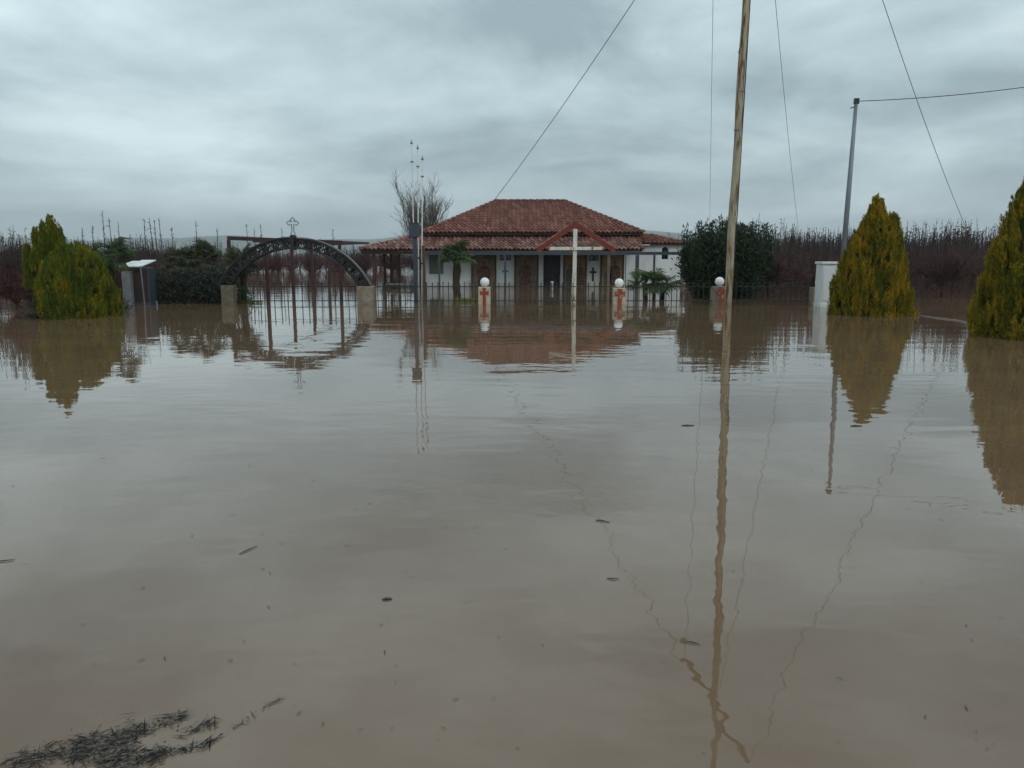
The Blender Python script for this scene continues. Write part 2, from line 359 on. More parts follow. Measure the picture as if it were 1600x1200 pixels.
def cap_tiles(mb, a, b, r=.10, step=.34):
    a, b = Vector(a), Vector(b); Ln = (b-a).length; t = (b-a)/Ln; s = t.cross(Vector((0,0,1))).normalized(); u = s.cross(t)
    for k in range(int(Ln/step)+1):
        p0 = a + t*(k*step); p1 = a + t*min(Ln+.1, k*step+step+.06); V = []
        for p, rr, h in ((p0, r*1.1, .045), (p1, r*.9, .02)):
            for j in range(7):
                an = math.pi*j/6; V.append(p + s*math.cos(an)*rr + u*(math.sin(an)*rr + h))
        mb.add([tuple(v) for v in V], [(j,j+1,8+j,7+j) for j in range(6)] + [(0,1,2,3,4,5,6)])

def frame_box(x0,x1,z0,z1,y0,y1,w):
    mb = MB(); mb.box(x0,x1,y0,y1,z0,z0+w); mb.box(x0,x1,y0,y1,z1-w,z1)
    mb.box(x0,x0+w,y0,y1,z0+w,z1-w); mb.box(x1-w,x1,y0,y1,z0+w,z1-w); return mb

def chapel():
    D = 38.0
    ch = tag(empty('chapel', (1.0, D, GZ)), 'white flooded chapel with red tiled hip roof, verandah and saint murals', 'chapel')
    xl, xr = X(664, D), X(976, D)
    door = (X(849,D), X(875,D), GZ+.02, P(0,397,D).z)
    w1 = (X(781.5,D), X(798.5,D), P(0,407,D).z, P(0,397,D).z); w2 = (X(920,D), X(934,D), P(0,407.5,D).z, P(0,397.5,D).z)
    wall_grid([xl, xr], [GZ, 2.62], D, D+.3, [door, w1, w2]).build('wall', M['white_wall'], ch)
    mb = MB(); mb.box(xl, xl+.3, D+.3, 45, GZ, 2.62); mb.box(xr-.3, xr, D+.3, 45, GZ, 2.62); mb.box(xl, xr, 45, 45.3, GZ, 2.62)
    mb.build('side_wall', M['white_wall'], ch)
    # door
    a, b_, c, d = door
    do = MB().box(a, b_, D+.14, D+.2, c, d).build('door', M['door'], ch)
    fm = frame_box(a, b_, c, d, D+.06, D+.15, .06); fm.build('door_frame', M['dark_wood'], ch)
    for i in range(2):
        for j in range(3):
            x0 = a + .1 + i*(b_-a-.14)/2; z0 = .08 + j*.48
            MB().box(x0, x0+(b_-a)/2-.14, D+.125, D+.143, z0, z0+.4).build('door_panel', M['door'], do, bevel=.008)
    MB().lathe((a+.42, D+.1, .5), [(.0,-.02),(.025,-.02),(.025,.02),(0,.02)], 8).build('door_knob', M['grey_metal'], do)
    for w in (w1, w2):
        fr = frame_box(*w, D+.08, D+.14, .035)
        mid = (w[0]+w[1])/2
        if w is w1: fr.box(mid-.05, mid+.05, D+.07, D+.15, w[2]+.036, w[3]-.036)
        wo = fr.build('window', M['dark_wood'], ch)
        MB().box(w[0]+.03, w[1]-.03, D+.105, D+.12, w[2]+.03, w[3]-.03).build('pane', M['dark_glass'], wo)
    # slim white pilasters beside the door
    for p0, p1 in ((841.5, 848.5), (875.6, 879.5)):
        MB().box(X(p0,D), X(p1,D), D-.07, D, GZ, 2.35).build('pilaster', M['white_wall'], ch, bevel=.01)
    # murals
    zt, zb = P(0,396,D).z, .02
    def mural(p0, p1, ground, figs, label):
        x0, x1 = X(p0,D), X(p1,D); mu_ = MB().box(x0, x1, D-.035, D, zb-.12, zt).build('mural', M[ground], ch); mu_['label'] = label
        frame_box(x0-.02, x1+.02, zb-.14, zt+.02, D-.06, D-.036, .09).build('mural_border', M['mural_frame'], mu_)
        for fx, hz, wd, robe in figs:
            cx_ = x0 + (x1-x0)*fx; y = D - .038
            poly = [(-.5,0),(-.46,.35),(-.55,.62),(-.42,.82),(-.16,.9),(.16,.9),(.42,.82),(.52,.55),(.44,.3),(.5,0)]
            MB().prism([(cx_+q*wd, zb+.04+r_*(hz-zb)) for q, r_ in poly], y-.006, y).build('painted_robe', M[robe], mu_)
            MB().prism([(cx_+.3*wd*math.cos(k*.524), hz+.09+.3*wd*math.sin(k*.524)) for k in range(12)], y-.004, y+.001).build('painted_halo', M['gold_paint'], mu_)
            MB().prism([(cx_+.15*wd*math.cos(k*.524), hz+.06+.2*wd*math.sin(k*.524)) for k in range(12)], y-.010, y-.005).build('painted_face', M['skin_paint'], mu_)
            MB().prism([(cx_-.05*wd, zb+.06), (cx_-.16*wd, zb+.6*(hz-zb)), (cx_+.1*wd, zb+.78*(hz-zb)), (cx_+.28*wd, zb+.45*(hz-zb)), (cx_+.2*wd, zb+.06)], y-.012, y-.0065).build('painted_cloak', M['robe_brown' if robe != 'robe_brown' else 'robe_red'], mu_)
    mural(737, 775, 'mural_brown', [(.5, 1.05, .62, 'robe_red')], 'dark brown mural of a figure in red behind the fan palm')
    mural(804, 841, 'mural_brown', [(.45, 1.12, .60, 'robe_brown')], 'brown mural of a robed figure left of the door')
    mural(880, 916, 'ochre', [(.32, .92, .44, 'robe_blue'), (.72, .98, .46, 'robe_brown')], 'ochre mural of two figures right of the door')
    mural(938, 974, 'ochre', [(.32, .8, .36, 'robe_blue'), (.62, 1.1, .50, 'robe_red')], 'ochre mural with red and blue figures at right end')
    # dark wall cross
    cxm, zc_ = X(926.5,D), P(0,425,D).z
    MB().prism([(cxm-.045,.25),(cxm+.045,.25),(cxm+.04,zc_-.05),(cxm+.16,zc_-.055),(cxm+.16,zc_+.045),(cxm+.04,zc_+.04),(cxm+.05,zc_+.22),(cxm-.05,zc_+.22),(cxm-.04,zc_+.04),(cxm-.16,zc_+.045),(cxm-.16,zc_-.055),(cxm-.04,zc_-.05)], D-.04, D).build('wall_cross', M['dark_wood'], ch)
    MB().box(X(671,D), X(693,D), D-.04, D, P(0,428,D).z, P(0,398,D).z).build('notice_board', M['board'], ch, bevel=.01)
    # upper hip roof
    xa, xb = X(660,37.6,2.5), X(1005,37.6,2.5); ze_, zr = 2.52, 4.16; ya, yr, yb = 37.55, 41.1, 44.65 + .9
    ra, rb = X(775,yr,4.2), X(882,yr,4.2)
    A,B,C_,Dd,E,G = (xa,ya,ze_),(xb,ya,ze_),(rb,yr,zr),(ra,yr,zr),(xb,yb,ze_),(xa,yb,ze_)
    deck = MB().add([A,B,E,G,Dd,C_,(xa,ya,ze_-.1),(xb,ya,ze_-.1),(xb,yb,ze_-.1),(xa,yb,ze_-.1)],
             [(0,1,5,4),(1,2,5),(2,3,4,5),(3,0,4),(6,7,1,0),(7,8,2,1),(8,9,3,2),(9,6,0,3),(9,8,7,6)]).build('roof', M['dark_wood'], ch)
    deck['label'] = 'red tiled upper hip roof'
    mb = MB(); roof_tiles(mb, [A,B,C_,Dd]); roof_tiles(mb, [B,E,C_]); roof_tiles(mb, [G,A,Dd]); roof_tiles(mb, [E,G,Dd,C_])
    kind(mb.build('roof_tiles', M['tile'], deck), 'stuff')
    mb = MB(); cap_tiles(mb, Dd, C_); cap_tiles(mb, A, Dd); cap_tiles(mb, B, C_); cap_tiles(mb, E, C_); cap_tiles(mb, G, Dd)
    kind(mb.build('ridge_tiles', M['tile'], deck), 'stuff')
    # lower verandah roof
    z0, z1 = 1.74, 2.44
    fl, fr_ = X(562,36.5,1.75), X(1004,36.5,1.75); yf = 36.5; yt = 38.1; xt = X(664,38.1,2.4)
    a0,b0,c0,d0 = (fl,yf,z0),(fr_,yf,z0),(fr_,yt,z1),(xt,yt,z1); g0,h0 = (fl,48.0,z0),(xt,48.0,z1)
    lo = MB().add([a0,b0,c0,d0,g0,h0]+[(p[0],p[1],p[2]-.07) for p in (a0,b0,c0,d0,g0,h0)],
         [(0,1,2,3),(4,0,3,5),(9,8,7,6),(11,9,6,10),(0,6,7,1),(4,10,6,0),(1,7,8,2),(2,8,9,3),(3,9,11,5),(5,11,10,4)]).build('verandah_roof', M['dark_wood'], ch)
    mb = MB(); roof_tiles(mb, [a0,b0,c0,d0]); roof_tiles(mb, [g0,a0,d0,h0]); kind(mb.build('verandah_tiles', M['tile_grey'], lo), 'stuff')
    mb = MB(); cap_tiles(mb, a0, d0, .09); kind(mb.build('ridge_tiles', M['tile'], lo), 'stuff')
    MB().box(fl+.05, fr_-.02, yf+.04, yf+.10, z0-.2, z0-.075).build('fascia_board', M['dark_wood'], lo)
    MB().box(fl+.04, fl+.1, yf+.104, 47.9, z0-.2, z0-.075).build('fascia_board', M['dark_wood'], lo)
    MB().box(fl+.12, fr_-.05, 37.0, 37.12, z0-.05, z0+.08).build('beam', M['dark_wood'], lo)
    # verandah posts with knee braces
    for px, y in ((584.5,36.75),(601,40.3),(611.5,43.8),(624,47.2)):
        x = X(px,y,1)
        po = MB().box(x-.065,x+.065,y-.065,y+.065,GZ,z0-.08).build('post', M['brown_post'], ch, bevel=.008)
        MB().bar((x-.02,y,1.05),(x-.02-min(.7,x-fl-.2 if x-fl>.4 else .3),y,1.62),.06).build('knee_brace', M['brown_post'], po)
    # open gable porch
    yg = 34.8; ax = X(899,yg,2.8); lx, rx = X(838.5,yg,1.8), X(961.5,yg,1.8); zf, za_ = 1.70, 2.86
    pr = MB()
    for ex in (lx, rx):
        V = [(ex,yg,zf),(ax,yg,za_),(ax,35.75,za_),(ex,35.75,zf)]
        pr.add(V + [(p[0],p[1],p[2]-.05) for p in V], [(0,1,2,3),(7,6,5,4),(0,4,5,1),(1,5,6,2),(2,6,7,3),(3,7,4,0)])
    po = pr.build('porch_roof', M['dark_wood'], ch)
    mb = MB(); roof_tiles(mb, [(lx,yg+.05,zf),(lx,35.7,zf),(ax,35.7,za_),(ax,yg+.05,za_)]); roof_tiles(mb, [(rx,35.7,zf),(rx,yg+.05,zf),(ax,yg+.05,za_),(ax,35.7,za_)])
    kind(mb.build('porch_tiles', M['tile'], po), 'stuff')
    mb = MB(); cap_tiles(mb, (ax,yg+.02,za_+.02), (ax,35.7,za_+.02), .09); kind(mb.build('ridge_tiles', M['tile'], po), 'stuff')
    for ex in (lx, rx):
        sgn = 1 if ex > ax else -1
        MB().prism([(ex,zf-.16),(ex,zf+.07),(ax,za_+.09),(ax,za_-.15)][::sgn], yg-.06, yg-.004).build('barge_board', M['red_board'], po)
    for px in (951,):
        x = X(px, 35.0, 1); MB().box(x-.06,x+.06,34.95,35.07,GZ,1.61).build('porch_post', M['white_wall'] if px < 900 else M['mural_brown'], ch, bevel=.008)
    MB().box(lx+.15, rx-.15, 34.94, 35.08, 1.62, 1.74).build('tie_beam', M['dark_wood'], po)
chapel()

def annex():
    d = 38.2; x0, x1 = X(978,d), X(1063,d)
    an = tag(empty('chapel_annex', ((x0+x1)/2, d, GZ)), 'plain white side annex with arched window beside the chapel', 'annex')
    wz0, wz1 = P(0,405,d).z, P(0,391,d).z; wa, wb = X(1033,d), X(1043.5,d); zt = 1.98
    k = 6; mid = (wa+wb)/2; rr = (wb-wa)/2
    mb = wall_grid([x0, x1], [GZ, zt], d, d+.35, [(wa, wb, wz0, wz1+rr)])
    # round the head of the opening
    for s in (-1, 1):
        arc = [(mid+s*rr*math.cos(a*math.pi/2/k), wz1+rr*math.sin(a*math.pi/2/k)) for a in range(k+1)]
        poly = arc + [(mid+s*rr, wz1+rr)]
        mb.prism(poly if s < 0 else poly[::-1], d+.003, d+.347)
    mb.build('wall', M['white_wall'], an)
    MB().box(x1-.3, x1, d+.35, 44, GZ, zt).build('side_wall', M['white_wall'], an)
    wo = MB().box(wa, wb, d+.22, d+.25, wz0, wz1+rr).build('window', M['dark_glass'], an)
    MB().box(mid-.015, mid+.015, d+.2, d+.219, wz0, wz1+rr).build('glazing_bar', M['dark_wood'], wo)
    zr0, zr1 = 2.02, 2.45; ye = d-.22
    A,B,C_,Dd = (x0-.5,ye,zr0),(x1+.12,ye,zr0),(x1-1.0,d+2.4,zr1),(x0-.5,d+2.4,zr1); E = (x1+.12,d+4.8,zr0)
    rf = MB().add([A,B,C_,Dd,E]+[(p[0],p[1],p[2]-.05) for p in (A,B,C_,Dd,E)], [(0,1,2,3),(1,4,2),(8,7,6,5),(7,9,6),(0,5,6,1),(1,6,9,4),(2,7,8,3)]).build('roof', M['dark_wood'], an)
    mb = MB(); roof_tiles(mb, [A,B,C_,Dd]); roof_tiles(mb, [B,E,C_]); cap_tiles(mb, B, C_, .08); cap_tiles(mb, (Dd[0],Dd[1],Dd[2]+.02), C_, .08)
    kind(mb.build('roof_tiles', M['tile'], rf), 'stuff')
    MB().box(X(1002,37.9), X(1014,37.9), 37.86, 37.96, 1.95, 1.99).build('gutter_end', M['white_metal'], an)
annex()

# low terrace wall right of the annex
w = MB().box(X(1064,38), X(1092,38), 37.9, 38.2, GZ, .12).build('terrace_wall', M['concrete'], bevel=.01)
tag(w, 'low terrace wall with pale stone coping beside the annex', 'wall')
MB().box(X(1063.5,38), X(1092.5,38), 37.86, 38.24, .122, .18).build('coping', M['stone_cap'], w, bevel=.01)

# slate metal canopy frame in front of the chapel
def canopy():
    y = 34.0; t_ = tag(empty('canopy_frame', (X(860,y), y, GZ)), 'slate blue metal canopy frame standing across the chapel front', 'frame')
    zt = P(0,395.5,y).z
    MB().box(X(661,y), X(1064,y), y-.05, y+.05, zt-.075, zt+.045).build('beam', M['slate_metal'], t_)
    MB().box(X(661,y), X(1064,y), y-.07, y+.03, zt+.047, zt+.062).build('drip_rail', M['grey_metal'], t_)
    for px, wd in ((686.5,.075),(789.5,.09),(995,.14),(1021.5,.085)):
        x = X(px,y); MB().box(x-wd/2,x+wd/2,y-wd/2,y+wd/2,GZ,zt-.077).build('post', M['slate_metal'], t_, bevel=.006)
    for px in (700, 789.5, 920, 1055):
        x = X(px,y); MB().box(x-.03,x+.03,y+.051,36.55,zt-.06,zt).build('cross_member', M['slate_metal'], t_)
    x = X(789.5,y); zz = P(0,424,y).z
    MB().box(x-.13,x+.13,y-.07,y+.07,zz-.04,zz+.04).build('clamp', M['slate_metal'], t_)
canopy()

# blue-grey panel box on a tall post
def panel_post():
    y = 25.6; x = X(649,y,1); t_ = tag(empty('panel_post', (x,y,GZ)), 'dark blue-grey box on a square post left of the chapel', 'post')
    zb, zt = P(0,371,y).z, P(0,349,y).z
    MB().box(x-.06,x+.06,y-.06,y+.06,GZ,zb).build('post', M['slate_metal'], t_, bevel=.008)
    MB().box(x-.165,x+.145,y-.12,y+.12,zb+.002,zt).build('panel_box', M['slate_metal'], t_, bevel=.02)
    MB().box(x-.175,x+.155,y-.13,y+.13,zt+.002,zt+.02).build('lid', M['slate_metal'], t_)
panel_post()

# ------------------------------------------------------------------ rust red pergola behind the gate
def pergola():
    y0 = 27.2; t_ = tag(empty('steel_pergola', (X(445,y0), y0, GZ)), 'rust red steel pergola frame rising behind the entrance arch', 'pergola')
    pl, pr = P(357,372,y0), P(530.5,379,y0); w_ = .14
    MB().bar((pl.x-.03,y0,pl.z),(pr.x+.09,y0,pr.z),.12,.13).build('beam', M['rust_red_steel'], t_)
    for p in (pl, pr):
        MB().box(p.x-.05,p.x+.05,y0-.05,y0+.05,GZ,p.z-.07).build('post', M['rust_red_steel'], t_)
    back = []
    for px, d in ((417,28.6),(457,31.5),(488,35.0),(514,39.0)):
        x = X(px,d,1); z = 1.93; back.append((x,d,z))
        MB().box(x-.055,x+.055,d-.055,d+.055,GZ,z).build('post', M['rust_red_steel'], t_)
    far = P(575,380,36.0)
    MB().bar((pr.x+.05,y0+.08,pr.z+.01),(far.x,36.0,far.z),.1,.09).build('beam', M['rust_red_steel'], t_)
    for i in range(3):
        MB().bar(Vector(back[i])+Vector((0,0,.05)), Vector(back[i+1])+Vector((0,0,.05)), .07, .07).build('rafter', M['rust_red_steel'], t_)
    MB().bar((back[0][0],y0+.075,1.98),(back[0][0],28.6,1.98),.06).build('rafter', M['rust_red_steel'], t_)
    MB().bar((back[3][0],39.0,1.98),(far.x,36.05,far.z),.06).build('rafter', M['rust_red_steel'], t_)
pergola()

# ------------------------------------------------------------------ entrance arch, pillars, fence
FY = 25.1
def arch():
    xc = X(459.5,FY,1.5); zt = P(0,372.5,FY).z; half = 2.36; z_e = .56; rise = zt - z_e
    Ro = (half*half + rise*rise)/(2*rise); zc_ = zt - Ro; Ri = Ro - .30
    t_ = tag(empty('entrance_arch', (xc, FY, GZ)), 'dark wrought iron entrance arch topped by an outlined cross', 'arch')
    a0 = math.asin((z_e - zc_)/Ro)
    def arc(r_, y, n=40, e_=0): return [(xc + r_*math.cos(a), y, zc_ + r_*math.sin(a)) for a in np.linspace(a0-e_, math.pi-a0+e_, n)]
    for y in (FY-.14, FY+.14):
        MB().tube(arc(Ro, y), .026, 6).build('outer_band', M['black_iron'], t_)
        MB().tube(arc(Ri, y), .026, 6).build('inner_band', M['black_iron'], t_)
    mb = MB(); o_, i_ = arc(Ro+.035, FY-.17), arc(Ro+.035, FY+.17); o2, i2 = arc(Ro+.05, FY-.17), arc(Ro+.05, FY+.17); n = len(o_)
    mb.add(o_+i_+o2+i2, [(k,k+1,n+k+1,n+k) for k in range(n-1)] + [(2*n+k,3*n+k,3*n+k+1,2*n+k+1) for k in range(n-1)] + [(k,2*n+k,2*n+k+1,k+1) for k in range(n-1)] + [(n+k,n+k+1,3*n+k+1,3*n+k) for k in range(n-1)])
    mb.build('cover_strip', M['dull_steel'], t_)
    # scroll work between the bands: each scroll a C curve, a ring and a strap
    sc = MB()
    sc.tube([(.055*math.cos(a)*(1-.35*a/6), 0, -.06+.075*math.sin(a)*(1-.3*a/6)) for a in np.linspace(0,6,14)], .018, 5)
    sc.tube([(-.05*math.cos(a), 0, .085+.055*math.sin(a)) for a in np.linspace(-1.8,3.4,11)], .018, 5)
    sc.bar((-.085,0,-.15),(-.085,0,.15),.025,.03)
    sc.bar((-.07,0,-.13),(.07,0,.13),.018,.03)
    me = sc.mesh('scroll'); Rm = (Ro+Ri)/2
    for k, a in enumerate(np.linspace(a0+.03, math.pi-a0-.03, 33)):
        for yo in (-.14, .14):
            place(me, 'scroll', M['black_iron'], t_, (xc+Rm*math.cos(a), FY+yo, zc_+Rm*math.sin(a)), (0, math.pi/2-a, 0), (1 if k%2 else -1, 1, 1))
    for a in np.linspace(a0+.02, math.pi-a0-.02, 13):
        p = Vector((xc+Ro*math.cos(a), FY, zc_+Ro*math.sin(a))); q = Vector((xc+Ri*math.cos(a), FY, zc_+Ri*math.sin(a)))
        MB().bar(p-Vector((0,.13,0)), p+Vector((0,.13,0)), .025).build('spacer', M['black_iron'], t_)
        MB().bar(q-Vector((0,.13,0)), q+Vector((0,.13,0)), .025).build('spacer', M['black_iron'], t_)
    # centre boss and cross
    MB().box(xc-.06,xc+.06,FY-.17,FY+.17,zt-.36,zt+.1).build('boss', M['black_iron'], t_)
    zb, zt2 = P(0,368.5,FY).z, P(0,339.5,FY).z; zc2 = P(0,348.5,FY).z; a_, w_ = .19, .035
    Ht, Hb = zt2-zc2, zc2-zb
    def arm(dx, dz, Ln):
        n_ = Vector((dz, 0, -dx)); d_ = Vector((dx, 0, dz)); c_ = Vector((xc, FY, zc2))
        return [c_+d_*w_-n_*w_, c_+d_*(Ln-.10)-n_*w_, c_+d_*(Ln-.095)-n_*.075, c_+d_*(Ln-.045)-n_*.045, c_+d_*Ln, c_+d_*(Ln-.045)+n_*.045, c_+d_*(Ln-.095)+n_*.075, c_+d_*(Ln-.10)+n_*w_]
    pts = arm(0,1,Ht) + arm(1,0,a_) + arm(0,-1,Hb) + arm(-1,0,a_); pts.append(pts[0])
    MB().tube(pts, .013, 5).build('cross', M['black_iron'], t_)
    MB().tube([(xc,FY,zt+.06),(xc,FY,zb+.02)], .02, 6).build('cross_stem', M['black_iron'], t_)
arch()

def pillar(px, wpx, top_y, label, mt='concrete', cross=None, ch=.05, ca=.135, d=FY, group=None, deep=None):
    z = P(0,top_y,d).z; w_ = wpx/F*d; x = X(px,d)
    o = MB().box(x-w_/2,x+w_/2,d-(deep or w_/2),d+(deep or w_/2),GZ,z).build('gate_pillar' if cross is None else 'fence_pillar', M[mt], bevel=.012)
    tag(o, label, 'pillar', group)
    if cross:
        zc_ = z - .18; a, h = ca, ch; y = d-w_/2
        MB().prism([(x-h,-.3),(x+h,-.3),(x+h,zc_-h),(x+a,zc_-h-.01),(x+a,zc_+h+.01),(x+h,zc_+h),(x+h+.01,z-.02),(x-h-.01,z-.02),(x-h,zc_+h),(x-a,zc_+h+.01),(x-a,zc_-h-.01),(x-h,zc_-h)], y-.018, y).build('painted_cross', M[cross], o)
    return o
pillar(357.5, 19, 445.5, 'stub concrete gate pillar at the left foot of the arch, beside shrubs', 'dark_concrete')
pillar(572, 25, 447, 'squat concrete gate pillar at the right foot of the arch')
pcols = [(757,18.5,448.5,'red_paint','cream concrete pillar with clean red cross in front of fan palm trunk','cream_concrete'),
         (967.5,19,450,'flaking_red','fence pillar with broad flaking red cross right of the white cross','cream_concrete'),
         (1125,24,447.5,'flaking_red','wider fence pillar with faded red cross beside the leaning utility pole','concrete'),
         (1277,18,449,'red_paint','fence pillar half hidden behind the white utility cabinet','concrete')]
for px, w_, ty, cmat, lab, pm in pcols: pillar(px, w_, ty, lab, pm, cmat, ch=.05 if cmat == 'red_paint' else .07, ca=.135 if cmat == 'red_paint' else .165)
gl = ['white opal globe lamp on the clean red-cross pillar left of the door', 'white opal globe lamp on flaking pillar beside the low palm',
      'white opal globe lamp beside the leaning utility pole', 'white opal globe lamp peeking out behind the white cabinet']
for (px, gy), (_, _, ty, *_r), lab in zip(((757.5,441),(967.5,442.5),(1124.5,440),(1281,441)), pcols, gl):
    c = P(px,gy,FY); zt = P(0,ty,FY).z; r_ = .147
    g = tag(empty('globe_lamp', (c.x,FY,zt)), lab, 'lamp', 'globe lamps on the fence pillars')
    MB().lathe((c.x,FY,zt), [(.0,0),(.08,0),(.075,.02),(.05,.03),(.05,max(.04,c.z-zt-r_+.02)),(0,max(.04,c.z-zt-r_+.02))], 14).build('collar', M['grey_metal'], g)
    k = 14; MB().lathe(c, [(r_*math.sin(math.pi*i/k), -r_*math.cos(math.pi*i/k)) for i in range(k+1)], 24).build('globe', M['globe'], g, smooth=True)

def fence(p0, p1, label, gate=False, step=.165, yo=0, posts=()):
    y = FY + yo; x0, x1 = X(p0,y), X(p1,y)
    t_ = tag(empty('iron_gate' if gate else 'iron_fence', ((x0+x1)/2, y, GZ)), label, 'gate' if gate else 'fence')
    zt, zb = P(0,447.8,y).z, P(0,470,y).z
    MB().box(x0,x1,y-.012,y+.012,zt-.014,zt+.014).build('top_rail', M['black_iron'], t_)
    MB().box(x0,x1,y-.012,y+.012,zb-.014,zb+.014).build('bottom_rail', M['black_iron'], t_)
    n = int((x1-x0)/step); z1 = zt + .14
    b_ = MB(); b_.box(-.012,.012,-.009,.009,0,z1-GZ-.06); b_.lathe((0,0,z1-GZ-.06), [(.012,0),(.024,.02),(0,.07)], 5)
    me = b_.mesh('bar')
    for k in range(n):
        x = x0 + (k+.5)*(x1-x0)/n + random.uniform(-.008,.008)
        place(me, 'bar', M['black_iron'], t_, (x, y+.0215, GZ), (random.uniform(-.006,.006), random.uniform(-.008,.008), 0), (1,1,random.uniform(.985,1.01)))
fence(368, 465.5, 'left leaf of the iron gate under the arch', True, step=.2)
fence(466.5, 560, 'right leaf of the iron gate under the arch', True, step=.2)
fence(585.5, 747.5, 'iron bar fence between the arch and the clean red-cross pillar')
fence(767, 957.5, 'iron bar fence passing in front of the chapel door')
fence(978, 1112.5, 'iron bar fence in front of the low palm')
fence(1138, 1267, 'iron bar fence in front of dark leafy shrub and orchard')

# leaning brown stake at the fence
s0, s1 = P(665.5,474,FY-.25), P(661,384,FY-.25)
s0.z = GZ
tag(MB().bar(s0, s1, .075).build('fence_stake', M['brown_post'], origin=tuple(s0)), 'leaning dark brown stake beside the flagpoles', 'stake')
# big white cross
def cross():
    d = 26.0; b0 = P(896.5,470,d); t0 = P(899,358,d); x = b0.x
    t_ = tag(empty('wooden_cross', (x,d,GZ)), 'tall white cross with rust stains in front of the porch gable', 'cross')
    MB().bar((b0.x,d,GZ),(t0.x,d,t0.z),.125,.125).build('upright', M['white_rust'], t_, bevel=.006)
    a, b_ = P(857,388.5,d), P(941.5,388.2,d)
    MB().bar((a.x,d-.07,a.z),(b_.x,d-.07,b_.z),.09,.105).build('crossbar', M['white_rust'], t_, bevel=.006)
    MB().bar((b0.x-.075,d+.02,GZ),(b0.x-.035,d+.02,.95),.05,.06).build('side_batten', M['white_rust'], t_)
cross()
# flagpoles
fl_lab = ['tallest white flagpole, leftmost of the three, with bent finial', 'middle white flagpole of the leaning three', 'shortest white flagpole, rightmost of the three']
for (tx, ty, bx), lab, d in zip(((643,225,649),(652.7,233,654),(660,250,658.5)), fl_lab, (26.3,26.2,25.1)):
    b0 = P(bx,474,d); b0.z = GZ; t0 = P(tx,ty,d)
    f_ = tag(empty('flagpole', b0), lab, 'flagpole', 'three flagpoles')
    MB().tube([b0, b0.lerp(t0,.5), t0], [.028,.024,.013], 8).build('pole', M['pole_white'], f_, smooth=True, origin=tuple(b0))
    MB().lathe(t0, [(0,-.01),(.03,0),(.042,.03),(.03,.06),(.012,.075),(.012,.13),(0,.14)], 8).build('finial', M['grey_metal'], f_)
    q = b0.lerp(t0,.9); MB().box(q.x-.05,q.x+.05,q.y-.04,q.y+.04,q.z-.02,q.z+.02).build('pulley', M['grey_metal'], f_)
    q = b0.lerp(t0,.36); MB().box(q.x-.06,q.x+.06,q.y-.05,q.y+.05,q.z-.02,q.z+.02).build('bracket', M['black_iron'], f_)

# ------------------------------------------------------------------ utility pole and wires
def sag(a, b, s, n=24):
    a, b = Vector(a), Vector(b); return [a.lerp(b, i/n) - Vector((0,0,4*s*(i/n)*(1-i/n))) for i in range(n+1)]
def upole():
    d = 24.3; b0 = P(1136.5,475,d); t0 = P(1165.5,0,d); dirn = (t0-b0)/(t0.z-b0.z)
    def at(z): return b0 + dirn*(z-b0.z)
    base = at(GZ); top = at(16.8)
    u = tag(empty('utility_pole', base), 'tall weathered cream utility pole leaning in front of the dark shrub', 'pole')
    k = 16
    pts = [at(GZ + (top.z-GZ)*i/k) + Vector((.02*math.sin(i*1.7),.0,0)) for i in range(k+1)]
    MB().tube(pts, [.118-.022*i/k for i in range(k+1)], 12).build('shaft', M['cream_paint'], u, smooth=True, origin=tuple(base))
    c = at(13.0); fa = Vector((c.x-.68, 26.3, 12.6)); ne = Vector((c.x+.42, 21.9, 13.6))
    MB().bar(fa, ne, .11, .13).build('crossarm', M['cream_paint'], u)
    for q in (fa, ne, c+Vector((.0,-.2,.35))):
        MB().lathe(q+Vector((0,0,.06)), [(0,0),(.06,.0),(.1,.06),(.06,.1),(.1,.16),(.06,.2),(.05,.26),(0,.27)], 10).build('insulator', M['insulator'], u)
    MB().tube([at(1.2)+Vector((.125,-.03,0)), at(6)+Vector((.118,-.03,0)), at(12)+Vector((.11,-.03,0))], .017, 6).build('cable_conduit', M['wire'], u)
    q = P(1157,82,d); MB().tube([q+Vector((.12,0,.16)), q+Vector((-.03,-.02,.14)), q+Vector((-.06,-.02,0)), q+Vector((-.02,-.02,-.14)), q+Vector((.12,0,-.16))], .014, 6).build('step_bracket', M['grey_metal'], u)
    for z in (3.1, 5.2, 6.3):
        MB().lathe(at(z), [(.112,-.02),(.122,-.02),(.122,.02),(.112,.02)], 12).build('band', M['grey_metal'], u)
    wr = [(fa+Vector((0,0,.28)), P(770,315,40.6)+Vector((0,0,-.03)), .013, .25, 'dark wire slanting from the utility pole down to the chapel roof'),
          (fa+Vector((.05,0,.28)), P(1109,352,62), .009, .25, 'thin dark wire dropping steeply just left of the utility pole'),
          (c+Vector((0,-.2,.6)), P(1249,372,62), .010, .5, 'thin dark wire dropping steeply just right of the utility pole'),
          (ne+Vector((0,0,.28)), P(1512,362,40), .011, .5, 'dark wire slanting from the utility pole down to the right orchard')]
    for a, b_, r_, s, lab in wr:
        pts = sag(a, b_, s); tag(MB().tube(pts, r_, 5).build('overhead_wire', M['wire'], origin=tuple(pts[-1])), lab, 'wire')
    # stakes in the orchard that hold the wire ends
    for (px, py, dd), lab in (((1109,352,62),'stake of the thin wire behind the dark shrub'), ((1249,372,62),'orchard stake holding the thin wire right of the pole'), ((1512,362,40),'orchard stake holding the slanting wire near the right edge')):
        q = P(px,py,dd); tag(MB().tube([(q.x,q.y,GZ),(q.x,q.y,q.z+.05)], .045, 7).build('anchor_stake', M['bark'], origin=(q.x,q.y,GZ)), lab, 'stake')
upole()

